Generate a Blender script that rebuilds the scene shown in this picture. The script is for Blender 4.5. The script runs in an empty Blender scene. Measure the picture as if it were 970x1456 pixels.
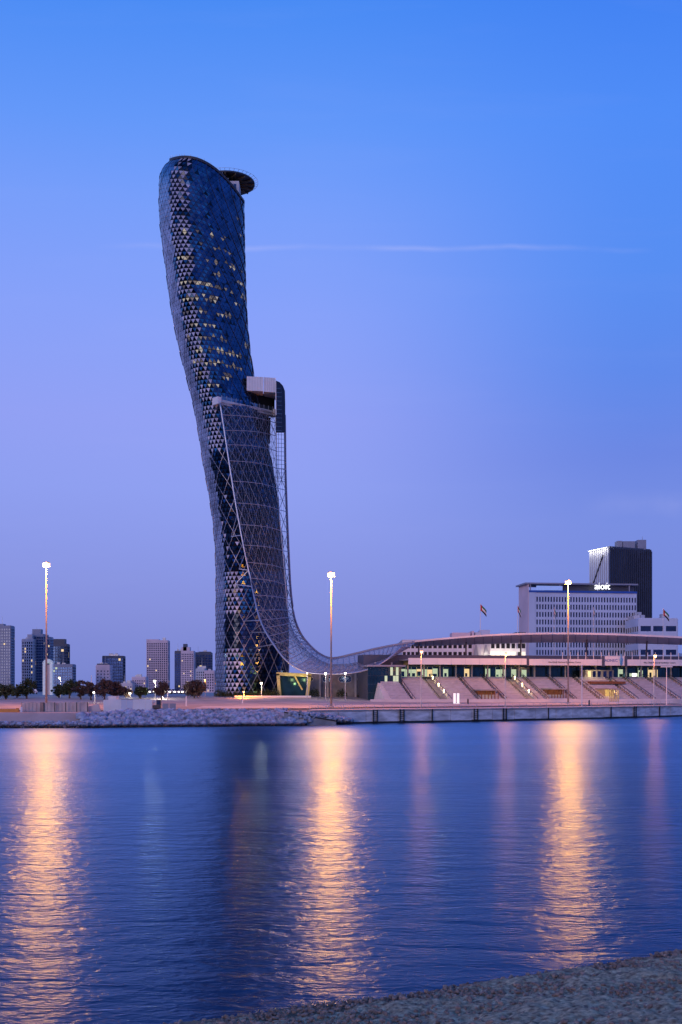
import bpy, bmesh, math, random
import numpy as np
from mathutils import Vector, Matrix, noise

random.seed(7)
rng = np.random.default_rng(7)
R = math.radians
sc = bpy.context.scene
col = sc.collection

# ------------------------------------------------------------------ camera
F, HOR, CZ, CX = 1577.0, 980.0, 6.7, 485.0      # focal length / horizon of the survey of the site
cam_d = bpy.data.cameras.new('camera')
cam = bpy.data.objects.new('camera', cam_d)
col.objects.link(cam)
cam.location = (0, 0, CZ)
cam.rotation_euler = (R(90), 0, 0)
cam_d.sensor_fit = 'VERTICAL'
cam_d.sensor_height = 36
cam_d.lens = 36 * F / 1456
cam_d.shift_y = (HOR - 728) / 1456
cam_d.clip_start = 0.1
cam_d.clip_end = 30000
sc.camera = cam

# ------------------------------------------------------------------ dusk sky
SUN_AZ = R(205)      # compass bearing clockwise from +Y : behind the viewer, to the left
SUN_EL = R(1.5)
world = bpy.data.worlds.new('World')
sc.world = world
world.use_nodes = True
nt = world.node_tree
nt.nodes.clear()
N = nt.nodes.new
L = nt.links.new


def wmath(op, a, b=None, clamp=False):
    m = N('ShaderNodeMath')
    m.operation = op
    m.use_clamp = clamp
    for i, v in enumerate((a, b)):
        if v is None:
            continue
        if isinstance(v, (int, float)):
            m.inputs[i].default_value = v
        else:
            L(v, m.inputs[i])
    return m.outputs[0]


def srgb(r, g, b):
    def c(x):
        x /= 255
        return x / 12.92 if x <= .04045 else ((x + .055) / 1.055) ** 2.4
    return (c(r), c(g), c(b), 1)


out = N('ShaderNodeOutputWorld')
bg = N('ShaderNodeBackground')
tc = N('ShaderNodeTexCoord')
sep = N('ShaderNodeSeparateXYZ')
L(tc.outputs['Generated'], sep.inputs[0])
ramp = N('ShaderNodeValToRGB')
mr = N('ShaderNodeMapRange')
mr.inputs[1].default_value = 0
mr.inputs[2].default_value = 1.0
L(sep.outputs['Z'], mr.inputs[0])
L(mr.outputs[0], ramp.inputs[0])
ramp2 = N('ShaderNodeValToRGB')
L(mr.outputs[0], ramp2.inputs[0])
HIGH = [(0.64, srgb(46, 104, 208)), (0.8, srgb(32, 78, 168)), (1.0, srgb(26, 66, 150))]
for rmp, stops in ((ramp, [(0.0, srgb(120, 132, 206)), (0.063, srgb(129, 142, 218)), (0.13, srgb(135, 150, 231)), (0.175, srgb(139, 155, 238)), (0.234, srgb(142, 156, 241)), (0.32, srgb(132, 157, 246)),
                           (0.396, srgb(116, 154, 247)), (0.45, srgb(96, 148, 246)), (0.528, srgb(68, 135, 241))] + HIGH),
                   (ramp2, [(0.0, srgb(112, 129, 204)), (0.063, srgb(116, 136, 216)), (0.144, srgb(114, 137, 224)), (0.2, srgb(101, 129, 224)), (0.27, srgb(87, 131, 231)), (0.345, srgb(81, 136, 238)),
                            (0.45, srgb(73, 135, 243)), (0.528, srgb(57, 123, 238))] + HIGH)):
    e = rmp.color_ramp.elements
    e[0].position, e[0].color = stops[0]
    e[1].position, e[1].color = stops[-1]
    for p, c in stops[1:-1]:
        k = e.new(p)
        k.color = c
side = N('ShaderNodeMapRange')
side.interpolation_type = 'SMOOTHSTEP'
side.inputs[1].default_value = -0.05
side.inputs[2].default_value = 0.27
L(sep.outputs['X'], side.inputs[0])
rmix = N('ShaderNodeMix')
rmix.data_type = 'RGBA'
L(side.outputs[0], rmix.inputs[0])
L(ramp.outputs[0], rmix.inputs[6])
L(ramp2.outputs[0], rmix.inputs[7])
sky = N('ShaderNodeTexSky')
sky.sky_type = 'NISHITA'
sky.sun_disc = False
sky.sun_elevation = SUN_EL
sky.sun_rotation = SUN_AZ
sky.air_density = 1.6
sky.dust_density = 2.5
sky.ozone_density = 3.0
skym = N('ShaderNodeMix')
skym.data_type = 'RGBA'
skym.blend_type = 'ADD'
skym.inputs[0].default_value = 0.05
L(rmix.outputs[2], skym.inputs[6])
L(sky.outputs[0], skym.inputs[7])
# thin old contrail and faint cirrus: high ice cloud, a straight track across the sky
ysafe = wmath('MAXIMUM', sep.outputs['Y'], 0.02)
el = wmath('DIVIDE', sep.outputs['Z'], ysafe)
az = wmath('DIVIDE', sep.outputs['X'], ysafe)
cmb = N('ShaderNodeCombineXYZ')
L(az, cmb.inputs[0])
L(el, cmb.inputs[1])
n1 = N('ShaderNodeTexNoise')
n1.inputs['Scale'].default_value = 9
n1.inputs['Detail'].default_value = 4
L(cmb.outputs[0], n1.inputs['Vector'])
wob = wmath('MULTIPLY', wmath('SUBTRACT', n1.outputs[0], 0.5), 0.012)
dist = wmath('ABSOLUTE', wmath('SUBTRACT', wmath('SUBTRACT', el, 0.398), wob))
trail = wmath('SUBTRACT', 1.0, wmath('DIVIDE', dist, 0.0035), clamp=True)
n2 = N('ShaderNodeTexNoise')
n2.inputs['Scale'].default_value = 14
n2.inputs['Detail'].default_value = 6
L(cmb.outputs[0], n2.inputs['Vector'])
patch = wmath('MULTIPLY', wmath('SUBTRACT', n2.outputs[0], 0.24), 2.4, clamp=True)
ext = wmath('SUBTRACT', 1.0, wmath('DIVIDE', wmath('ABSOLUTE', wmath('SUBTRACT', az, 0.03)), 0.255), clamp=True)
ext = wmath('MULTIPLY', ext, 3.0, clamp=True)
trail = wmath('MULTIPLY', wmath('MULTIPLY', trail, patch), ext)
mp = N('ShaderNodeMapping')
mp.inputs['Scale'].default_value = (2.2, 16, 1)
mp.inputs['Rotation'].default_value = (0, 0, R(6))
L(cmb.outputs[0], mp.inputs[0])
n3 = N('ShaderNodeTexNoise')
n3.inputs['Scale'].default_value = 1.6
n3.inputs['Detail'].default_value = 7
n3.inputs['Roughness'].default_value = 0.6
L(mp.outputs[0], n3.inputs['Vector'])
cir = wmath('MULTIPLY', wmath('SUBTRACT', n3.outputs[0], 0.52), 2.0, clamp=True)
veil = wmath('SUBTRACT', 1.0, wmath('DIVIDE', wmath('ABSOLUTE', wmath('SUBTRACT', wmath('SUBTRACT', el, wmath('MULTIPLY', az, 0.12)), wmath('ADD', 0.134, wmath('MULTIPLY', wob, 2.0)))), 0.014), clamp=True)
veil = wmath('MULTIPLY', wmath('MULTIPLY', veil, patch), wmath('MULTIPLY', wmath('SUBTRACT', az, 0.215), 14.0, clamp=True))
trail = wmath('ADD', trail, wmath('MULTIPLY', veil, 0.9))
cloud = wmath('ADD', wmath('MULTIPLY', trail, 0.21), wmath('MULTIPLY', cir, 0.05), clamp=True)
front = wmath('MULTIPLY', sep.outputs['Y'], 8.0, clamp=True)
cloud = wmath('MULTIPLY', cloud, front)
cm = N('ShaderNodeMix')
cm.data_type = 'RGBA'
L(cloud, cm.inputs[0])
L(skym.outputs[2], cm.inputs[6])
cm.inputs[7].default_value = srgb(205, 205, 250)
L(cm.outputs[2], bg.inputs[0])
bg.inputs[1].default_value = 1.0
L(bg.outputs[0], out.inputs[0])

sun_d = bpy.data.lights.new('sun', 'SUN')
sun = bpy.data.objects.new('sun', sun_d)
col.objects.link(sun)
sun_d.energy = 0.7
sun_d.angle = R(25)
sun_d.color = (1.0, 0.72, 0.66)
LEL = R(8)
sd = Vector((math.sin(SUN_AZ) * math.cos(LEL), math.cos(SUN_AZ) * math.cos(LEL), math.sin(LEL)))
sun.rotation_euler = sd.to_track_quat('Z', 'Y').to_euler()

sc.view_settings.view_transform = 'Standard'
sc.view_settings.look = 'None'
sc.view_settings.exposure = 0
sc.view_settings.gamma = 1
sc.render.engine = 'CYCLES'
sc.cycles.use_denoising = True
sc.cycles.use_adaptive_sampling = True
sc.cycles.adaptive_threshold = 0.02
sc.cycles.max_bounces = 5
sc.cycles.transparent_max_bounces = 12
sc.cycles.sample_clamp_indirect = 4.0
sc.cycles.caustics_reflective = False
sc.cycles.caustics_refractive = False


# ------------------------------------------------------------------ helpers
def V(px, py, Y):
    """survey reading (bearing, height mark) at distance Y -> site point"""
    return Vector(((px - CX) / F * Y, Y, CZ + (HOR - py) / F * Y))


def pmat(name, c, rough=0.6, metal=0.0, var=0.12, scale=1.5, bump=0.0, bscale=20, emit=None, es=0.0, spec=0.5, ior=1.45, stretch=None):
    m = bpy.data.materials.new(name)
    m.use_nodes = True
    t = m.node_tree
    b = t.nodes['Principled BSDF']
    b.inputs['Roughness'].default_value = rough
    b.inputs['Metallic'].default_value = metal
    b.inputs['Specular IOR Level'].default_value = spec
    b.inputs['IOR'].default_value = ior
    tcn = t.nodes.new('ShaderNodeTexCoord')
    src = tcn.outputs['Object']
    if stretch:
        mpn = t.nodes.new('ShaderNodeMapping')
        mpn.inputs['Scale'].default_value = stretch
        t.links.new(src, mpn.inputs[0])
        src = mpn.outputs[0]
    nz = t.nodes.new('ShaderNodeTexNoise')
    nz.inputs['Scale'].default_value = scale
    nz.inputs['Detail'].default_value = 6
    t.links.new(src, nz.inputs['Vector'])
    rp = t.nodes.new('ShaderNodeValToRGB')
    rp.color_ramp.elements[0].position = 0.3
    rp.color_ramp.elements[1].position = 0.7
    rp.color_ramp.elements[0].color = tuple(max(0, x * (1 - var)) for x in c[:3]) + (1,)
    rp.color_ramp.elements[1].color = tuple(min(1, x * (1 + var)) for x in c[:3]) + (1,)
    t.links.new(nz.outputs[0], rp.inputs[0])
    t.links.new(rp.outputs[0], b.inputs['Base Color'])
    if bump:
        bn = t.nodes.new('ShaderNodeTexNoise')
        bn.inputs['Scale'].default_value = bscale
        bn.inputs['Detail'].default_value = 4
        t.links.new(src, bn.inputs['Vector'])
        bp = t.nodes.new('ShaderNodeBump')
        bp.inputs['Strength'].default_value = bump
        bp.inputs['Distance'].default_value = 0.1
        t.links.new(bn.outputs[0], bp.inputs['Height'])
        t.links.new(bp.outputs[0], b.inputs['Normal'])
    if emit:
        b.inputs['Emission Color'].default_value = tuple(emit[:3]) + (1,)
        b.inputs['Emission Strength'].default_value = es
    return m


class MB:
    def __init__(s):
        s.v, s.f, s.m = [], [], []

    def add(s, vs, fs, mi=0):
        o = len(s.v)
        s.v.extend(tuple(v) for v in vs)
        s.f.extend(tuple(i + o for i in f) for f in fs)
        s.m.extend([mi] * len(fs))

    def hexa(s, p, mi=0):
        """8 points: bottom 4 (ccw from above) then top 4"""
        s.add(p, [(3, 2, 1, 0), (4, 5, 6, 7), (0, 1, 5, 4), (1, 2, 6, 5), (2, 3, 7, 6), (3, 0, 4, 7)], mi)

    def box(s, x0, x1, y0, y1, z0, z1, mi=0):
        s.hexa([(x0, y0, z0), (x1, y0, z0), (x1, y1, z0), (x0, y1, z0), (x0, y0, z1), (x1, y0, z1), (x1, y1, z1), (x0, y1, z1)], mi)

    def prism(s, poly, z0, z1, mi=0):
        n = len(poly)
        vs = [(p[0], p[1], z0) for p in poly] + [(p[0], p[1], z1) for p in poly]
        s.add(vs, [tuple(range(n - 1, -1, -1)), tuple(range(n, 2 * n))] + [(i, (i + 1) % n, n + (i + 1) % n, n + i) for i in range(n)], mi)

    def beam(s, p, q, w, h=None, mi=0, up=Vector((0, 0, 1))):
        p, q = Vector(p), Vector(q)
        h = h or w
        d = q - p
        if d.length < 1e-6:
            return
        d.normalize()
        u = up if abs(d.dot(up)) < 0.98 else Vector((0, 1, 0))
        a = d.cross(u).normalized() * (w / 2)
        b = a.cross(d).normalized() * (h / 2)
        s.hexa([p - a - b, p + a - b, q + a - b, q - a - b, p - a + b, p + a + b, q + a + b, q - a + b], mi)

    def tube(s, pts, rads, n=8, mi=0, cap=True):
        pts = [Vector(p) for p in pts]
        if isinstance(rads, (int, float)):
            rads = [rads] * len(pts)
        o = len(s.v)
        for i, p in enumerate(pts):
            d = (pts[min(i + 1, len(pts) - 1)] - pts[max(i - 1, 0)]).normalized()
            u = Vector((0, 0, 1)) if abs(d.z) < 0.9 else Vector((0, 1, 0))
            a = d.cross(u).normalized()
            b = d.cross(a)
            for k in range(n):
                t = 2 * math.pi * k / n
                s.v.append(tuple(p + (a * math.cos(t) + b * math.sin(t)) * rads[i]))
        for i in range(len(pts) - 1):
            for k in range(n):
                s.f.append((o + i * n + k, o + i * n + (k + 1) % n, o + (i + 1) * n + (k + 1) % n, o + (i + 1) * n + k))
                s.m.append(mi)
        if cap:
            s.f.append(tuple(o + k for k in range(n - 1, -1, -1)))
            s.f.append(tuple(o + (len(pts) - 1) * n + k for k in range(n)))
            s.m += [mi, mi]

    def build(s, name, mat, parent=None, smooth=False, kind=None):
        me = bpy.data.meshes.new(name)
        me.from_pydata(s.v, [], s.f)
        mats = mat if isinstance(mat, (list, tuple)) else [mat]
        for m in mats:
            me.materials.append(m)
        if len(mats) > 1:
            me.polygons.foreach_set('material_index', s.m)
        if smooth:
            me.polygons.foreach_set('use_smooth', [True] * len(me.polygons))
        me.validate()
        me.update()
        o = bpy.data.objects.new(name, me)
        col.objects.link(o)
        if parent:
            o.parent = parent
            o.matrix_parent_inverse = parent.matrix_basis.inverted()
        if kind:
            o['kind'] = kind
        return o


def thing(name, label, cat, loc=(0, 0, 0), group=None):
    o = bpy.data.objects.new(name, None)
    o.location = loc
    o.empty_display_size = 0.5
    col.objects.link(o)
    return tag(o, label, cat, group)


def tag(o, label, cat, group=None):
    o['label'] = label
    o['category'] = cat
    if group:
        o['group'] = group
    return o


def inst(name, me, parent, loc=None, rot=None):
    o = bpy.data.objects.new(name, me)
    col.objects.link(o)
    if loc is not None:
        o.location = loc
    if rot is not None:
        o.rotation_euler = rot
    if parent:
        o.parent = parent
        o.matrix_parent_inverse = parent.matrix_basis.inverted()
    return o


def interp(x, pts):
    xs = [p[0] for p in pts]
    ys = [p[1] for p in pts]
    return float(np.interp(x, xs, ys))


def spline(pts, n):
    """Catmull-Rom through Vectors, n samples per span"""
    pts = [Vector(p) for p in pts]
    o = []
    for i in range(len(pts) - 1):
        p0, p1, p2, p3 = pts[max(i - 1, 0)], pts[i], pts[i + 1], pts[min(i + 2, len(pts) - 1)]
        for k in range(n):
            t = k / n
            o.append(0.5 * ((2 * p1) + (p2 - p0) * t + (2 * p0 - 5 * p1 + 4 * p2 - p3) * t * t + (3 * p1 - p0 - 3 * p2 + p3) * t ** 3))
    o.append(pts[-1])
    return o


def text_mesh(name, body, size, mat, parent, loc, rotz=0.0, depth=0.08, align='CENTER', sx=1.0):
    cu = bpy.data.curves.new(name, 'FONT')
    cu.body = body
    cu.size = size
    cu.extrude = depth
    cu.align_x = align
    cu.align_y = 'CENTER'
    tmp = bpy.data.objects.new(name + '_tmp', cu)
    col.objects.link(tmp)
    dg = bpy.context.evaluated_depsgraph_get()
    me = bpy.data.meshes.new_from_object(tmp.evaluated_get(dg))
    bpy.data.objects.remove(tmp)
    bpy.data.curves.remove(cu)
    me.materials.clear()
    me.materials.append(mat)
    o = inst(name, me, parent, loc, (R(90), 0, rotz))
    o.scale = (sx, 1, 1)
    return o


# ------------------------------------------------------------------ materials
M = {}
M['concrete'] = pmat('concrete', (0.33, 0.32, 0.33), 0.8, var=0.25, scale=0.5, bump=0.3, bscale=3)
M['quay'] = pmat('quay_concrete', (0.66, 0.64, 0.66), 0.8, var=0.4, scale=0.35, bump=0.3, bscale=2, stretch=(1, 1, 3))
M['wet'] = pmat('wet_algae_concrete', (0.02, 0.022, 0.02), 0.4, var=0.5, scale=1)
M['paving'] = pmat('paving', (0.62, 0.55, 0.51), 0.8, var=0.22, scale=0.15, bump=0.2, bscale=2)
M['asphalt'] = pmat('asphalt', (0.10, 0.095, 0.09), 0.8, var=0.25, scale=0.4)
M['sandground'] = pmat('sandy_ground', (0.50, 0.42, 0.37), 0.95, var=0.3, scale=0.12, bump=0.4, bscale=1.5)
M['paint'] = pmat('road_paint', (0.75, 0.75, 0.72), 0.6, var=0.1)
M['rock'] = pmat('rock', (0.40, 0.43, 0.52), 0.85, var=0.55, scale=0.9, bump=0.5, bscale=6)
rt = M['rock'].node_tree          # dark wet tide band on the stones
rb_ = rt.nodes['Principled BSDF']
rge = rt.nodes.new('ShaderNodeNewGeometry')
rsp = rt.nodes.new('ShaderNodeSeparateXYZ')
rt.links.new(rge.outputs['Position'], rsp.inputs[0])
rwet = rt.nodes.new('ShaderNodeMapRange')
rwet.inputs[1].default_value = 0.30
rwet.inputs[2].default_value = 0.75
rt.links.new(rsp.outputs['Z'], rwet.inputs[0])
rmx = rt.nodes.new('ShaderNodeMix')
rmx.data_type = 'RGBA'
rmx.inputs[6].default_value = (0.02, 0.022, 0.022, 1)
rt.links.new(rwet.outputs[0], rmx.inputs[0])
rt.links.new(rb_.inputs['Base Color'].links[0].from_socket, rmx.inputs[7])
rt.links.new(rmx.outputs[2], rb_.inputs['Base Color'])
M['white'] = pmat('white_paint', (0.74, 0.74, 0.76), 0.5, var=0.06, scale=0.4)
M['offwhite'] = pmat('offwhite_render', (0.60, 0.58, 0.60), 0.7, var=0.1, scale=0.3)
M['pinkwall'] = pmat('pink_beige_render', (0.74, 0.55, 0.56), 0.8, var=0.12, scale=0.1)
M['beige'] = pmat('beige_render', (0.70, 0.58, 0.56), 0.8, var=0.12, scale=0.1)
M['greywall'] = pmat('grey_cladding', (0.30, 0.30, 0.36), 0.6, var=0.12, scale=0.1)
M['darkwall'] = pmat('dark_cladding', (0.07, 0.08, 0.12), 0.5, var=0.15, scale=0.1)
M['hotelwall'] = pmat('pale_blue_white_cladding', (0.58, 0.63, 0.74), 0.6, var=0.08, scale=0.1)
M['steel'] = pmat('pale_steel', (0.55, 0.56, 0.60), 0.35, metal=0.7, var=0.1)
M['galv'] = pmat('galvanised_steel', (0.50, 0.50, 0.52), 0.45, metal=0.5, var=0.15)
M['mast_steel'] = pmat('mast_steel', (0.32, 0.29, 0.28), 0.6, metal=0.2, var=0.15)
M['darksteel'] = pmat('dark_steel', (0.05, 0.05, 0.065), 0.5, metal=0.3, var=0.2)
M['diagrid'] = pmat('diagrid_steel', (0.32, 0.33, 0.40), 0.4, metal=0.4, var=0.15)
M['mesh_steel'] = pmat('mesh_steel', (0.09, 0.11, 0.17), 0.45, metal=0.4, var=0.15)
M['rib_steel'] = pmat('rib_steel', (0.34, 0.35, 0.42), 0.45, metal=0.3, var=0.15)
M['core'] = pmat('dark_interior', (0.012, 0.013, 0.018), 0.7, var=0.4, scale=0.3)
M['glassdark'] = pmat('dark_glass', (0.05, 0.065, 0.11), 0.12, metal=1.0, var=0.25, scale=0.4)
M['glassblue'] = pmat('blue_glass', (0.06, 0.11, 0.24), 0.15, metal=1.0, var=0.3, scale=0.3)
M['glassteal'] = pmat('teal_glass', (0.018, 0.06, 0.085), 0.15, metal=0.6, var=0.3, scale=0.4)
M['lit_warm'] = pmat('lit_window_warm', (0.3, 0.25, 0.15), 0.4, emit=(1.0, 0.72, 0.36), es=0.9)
M['lit_green'] = pmat('lit_window_cool', (0.3, 0.3, 0.2), 0.4, emit=(0.80, 1.0, 0.66), es=0.55)
M['lit_white'] = pmat('lit_window_white', (0.4, 0.4, 0.4), 0.4, emit=(1.0, 0.86, 0.58), es=1.0)
M['sign_white'] = pmat('sign_face_white', (0.6, 0.6, 0.6), 0.4, emit=(0.95, 0.96, 1.0), es=2.5)
M['blue_letter'] = pmat('blue_letter', (0.03, 0.10, 0.40), 0.4, var=0.05)
M['dark_letter'] = pmat('dark_letter', (0.03, 0.03, 0.06), 0.5, var=0.05)
M['red'] = pmat('flag_red', (0.42, 0.02, 0.03), 0.8, var=0.1)
M['green'] = pmat('flag_green', (0.01, 0.16, 0.05), 0.8, var=0.1)
M['fwhite'] = pmat('flag_white', (0.7, 0.7, 0.7), 0.8, var=0.05)
M['black'] = pmat('flag_black', (0.015, 0.015, 0.015), 0.8, var=0.1)
M['bark'] = pmat('bark', (0.10, 0.07, 0.05), 0.9, var=0.3, scale=3)
M['brownwood'] = pmat('hoarding_board', (0.62, 0.47, 0.43), 0.85, var=0.2, scale=0.6)
M['brownwood2'] = pmat('hoarding_board_dark', (0.34, 0.22, 0.19), 0.85, var=0.2, scale=0.6)
M['orange'] = pmat('orange_plastic', (0.75, 0.25, 0.04), 0.5, var=0.1)
M['terrace'] = pmat('seating_concrete', (0.60, 0.58, 0.61), 0.8, var=0.12, scale=0.3)
M['seat'] = pmat('bench_grey', (0.44, 0.43, 0.48), 0.6, var=0.15, scale=0.8)
M['timber'] = pmat('brown_timber', (0.20, 0.08, 0.03), 0.6, var=0.3, scale=1)
M['yellowpanel'] = pmat('ochre_panel', (0.50, 0.45, 0.20), 0.5, var=0.15)


def leaf_mat(name, c):
    m = pmat(name, c, 0.7, var=0.5, scale=0.8)
    return m


M['leaf_green'] = leaf_mat('leaf_dark_green', (0.035, 0.055, 0.02))
M['leaf_brown'] = leaf_mat('leaf_dry_brown', (0.06, 0.04, 0.035))


def lamp_mat(name, c, s):
    return pmat(name, (0.8, 0.8, 0.8), 0.4, emit=c, es=s, var=0.02)


SODIUM = (1.0, 0.30, 0.02)
COOLW = (1.0, 0.93, 0.78)
M['lamp_sodium'] = lamp_mat('sodium_lens', (1.0, 0.54, 0.20), 2.6)
M['lamp_white'] = lamp_mat('white_lens', COOLW, 10)
M['lamp_headlight'] = lamp_mat('headlight_lens', (1.0, 0.92, 0.75), 8)


def point(parent, loc, power, c, r=0.4):
    d = bpy.data.lights.new('lamp_light', 'POINT')
    d.energy = power
    d.color = c
    d.shadow_soft_size = r
    o = bpy.data.objects.new('lamp_light', d)
    col.objects.link(o)
    o.location = loc
    o.parent = parent
    o.matrix_parent_inverse = parent.matrix_basis.inverted()
    return o


# ------------------------------------------------------------------ water
wm = bpy.data.materials.new('canal_water')
wm.use_nodes = True
t = wm.node_tree
t.nodes.remove(t.nodes['Principled BSDF'])
body = t.nodes.new('ShaderNodeBsdfDiffuse')
body.inputs['Color'].default_value = (0.002, 0.016, 0.06, 1)
gloss = t.nodes.new('ShaderNodeBsdfGlossy')
gloss.distribution = 'BECKMANN'
gloss.inputs['Color'].default_value = (0.42, 0.64, 0.92, 1)
gloss.inputs['Roughness'].default_value = 0.24
fre = t.nodes.new('ShaderNodeFresnel')
fre.inputs['IOR'].default_value = 1.33
wmx = t.nodes.new('ShaderNodeMixShader')
t.links.new(fre.outputs[0], wmx.inputs[0])
t.links.new(body.outputs[0], wmx.inputs[1])
gloss2 = t.nodes.new('ShaderNodeBsdfGlossy')      # steep capillary chop
gloss2.distribution = 'BECKMANN'
gloss2.inputs['Color'].default_value = gloss.inputs['Color'].default_value
gloss2.inputs['Roughness'].default_value = 0.39
gmx = t.nodes.new('ShaderNodeMixShader')
geo = t.nodes.new('ShaderNodeNewGeometry')
wsp = t.nodes.new('ShaderNodeSeparateXYZ')
t.links.new(geo.outputs['Position'], wsp.inputs[0])
chop = t.nodes.new('ShaderNodeMapRange')            # chop thrown back by the quay
chop.inputs[1].default_value = 45
chop.inputs[2].default_value = 175
chop.inputs[3].default_value = 0.16
chop.inputs[4].default_value = 0.85
t.links.new(wsp.outputs['Y'], chop.inputs[0])
gust = t.nodes.new('ShaderNodeTexNoise')            # wind patches
gust.inputs['Scale'].default_value = 0.035
gust.inputs['Detail'].default_value = 3
gmap = t.nodes.new('ShaderNodeMapping')
gmap.inputs['Scale'].default_value = (0.5, 1.6, 1)
t.links.new(geo.outputs['Position'], gmap.inputs[0])
t.links.new(gmap.outputs[0], gust.inputs['Vector'])
gsh = t.nodes.new('ShaderNodeMath')
gsh.operation = 'MULTIPLY_ADD'
gsh.inputs[1].default_value = 0.5
gsh.inputs[2].default_value = -0.25
t.links.new(gust.outputs[0], gsh.inputs[0])
gad = t.nodes.new('ShaderNodeMath')
gad.use_clamp = True
t.links.new(chop.outputs[0], gad.inputs[0])
t.links.new(gsh.outputs[0], gad.inputs[1])
t.links.new(gad.outputs[0], gmx.inputs[0])
t.links.new(gloss.outputs[0], gmx.inputs[1])
t.links.new(gloss2.outputs[0], gmx.inputs[2])
t.links.new(gmx.outputs[0], wmx.inputs[2])
t.links.new(wmx.outputs[0], t.nodes['Material Output'].inputs[0])
tcn = t.nodes.new('ShaderNodeTexCoord')
prev = None
for (sx, sy, scl, dst, st) in ((0.45, 1.0, 0.9, 0.11, 0.9), (0.62, 1.0, 3.8, 0.034, 1.0), (0.16, 0.5, 0.10, 0.35, 0.4)):
    mpn = t.nodes.new('ShaderNodeMapping')
    mpn.inputs['Scale'].default_value = (sx, sy, 1)
    mpn.inputs['Rotation'].default_value = (0, 0, R(8))
    t.links.new(tcn.outputs['Object'], mpn.inputs[0])
    nz = t.nodes.new('ShaderNodeTexNoise')
    nz.inputs['Scale'].default_value = scl
    nz.inputs['Detail'].default_value = 3
    nz.inputs['Distortion'].default_value = 0.6
    t.links.new(mpn.outputs[0], nz.inputs['Vector'])
    bp = t.nodes.new('ShaderNodeBump')
    bp.inputs['Strength'].default_value = st
    bp.inputs['Distance'].default_value = dst
    t.links.new(nz.outputs[0], bp.inputs['Height'])
    if prev:
        t.links.new(prev, bp.inputs['Normal'])
    prev = bp.outputs[0]
for nd in (body, gloss, gloss2, fre):
    t.links.new(prev, nd.inputs['Normal'])
mb = MB()
mb.add([(-4000, -300, 0), (4000, -300, 0), (4000, 1500, 0), (-4000, 1500, 0)], [(0, 1, 2, 3)])
water = mb.build('water', wm, kind='structure')


# ------------------------------------------------------------------ far bank land
def shore_pt(px, py):
    Y = F * CZ / (py - HOR)
    return ((px - CX) / F * Y, Y)


SHORE = [(-3500, 185), (-400, 188)] + [shore_pt(*p) for p in ((-60, 1035), (60, 1035), (130, 1034.5), (250, 1033.3), (340, 1032.6), (432, 1032))] + \
        [shore_pt(*p) for p in ((440, 1030.5), (520, 1028.7), (610, 1027.2), (700, 1025.6), (790, 1023.6), (880, 1021.4), (970, 1018.6))] + [(190, 345), (3500, 2300)]
QUAY0 = 8
OFFS = [(0.0, 2.45), (3.0, 2.5), (12.0, 2.6), (22.0, 2.7), (40.0, 3.0), (75.0, 3.6), (105.0, 4.4), (300, 4.6), (1500, 4.8), (9000, 5.0)]


def shoreY(X):
    return interp(X, SHORE)


def gz(X, Y):
    return interp(Y - shoreY(X), OFFS)


mb = MB()
n = len(SHORE)
for o, z in OFFS:
    for i, (x, y) in enumerate(SHORE):
        oo = o + (4.5 if (o == 0 and i < QUAY0) else 0) + (0.02 if i >= QUAY0 and o == 0 else 0)
        if o == 3.0 and i < QUAY0:
            oo = 6.0
        mb.v.append((x, y + oo, z))
for j in range(len(OFFS) - 1):
    for i in range(n - 1):
        mb.f.append((j * n + i, j * n + i + 1, (j + 1) * n + i + 1, (j + 1) * n + i))
        mb.m.append(0)
# the bank drops into the water on the left (rip-rap bed)
o = len(mb.v)
for i in range(QUAY0):
    x, y = SHORE[i]
    mb.v.append((x, y - 1.5, -0.8))
for i in range(QUAY0 - 1):
    mb.f.append((o + i, o + i + 1, i + 1, i))
    mb.m.append(0)
land = mb.build('ground', M['sandground'], kind='structure')


def strip(name, o0, o1, i0, i1, dz, mat):
    m = MB()
    for oo in (o0, o1):
        for i in range(i0, i1):
            x, y = SHORE[i]
            m.v.append((x, y + oo, interp(oo, OFFS) + dz))
    k = i1 - i0
    for i in range(k - 1):
        m.f.append((i, i + 1, k + i + 1, k + i))
        m.m.append(0)
    return m.build(name, mat, kind='structure')


strip('promenade', 0.9, 12.0, QUAY0, n - 1, 0.12, M['paving'])
strip('road', 12.0, 22.0, 1, n - 1, 0.012, M['asphalt'])
strip('pavement', 22.0, 40.0, QUAY0 - 3, n - 1, 0.13, M['paving'])
# lane line dashes on the road
lm = MB()
for i in range(2, n - 2):
    (x0, y0), (x1, y1) = SHORE[i], SHORE[i + 1]
    Ls = math.hypot(x1 - x0, y1 - y0)
    k = 0
    while k < Ls:
        a, bb = k / Ls, min(1, (k + 3) / Ls)
        pts = []
        for (f_, oo) in ((a, 16.9), (bb, 16.9), (bb, 17.1), (a, 17.1)):
            pts.append((x0 + (x1 - x0) * f_, y0 + (y1 - y0) * f_ + oo, interp(oo, OFFS) + 0.018))
        lm.add(pts, [(0, 1, 2, 3)])
        k += 8
lm.build('road_marking', M['paint'], kind='structure')

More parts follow.
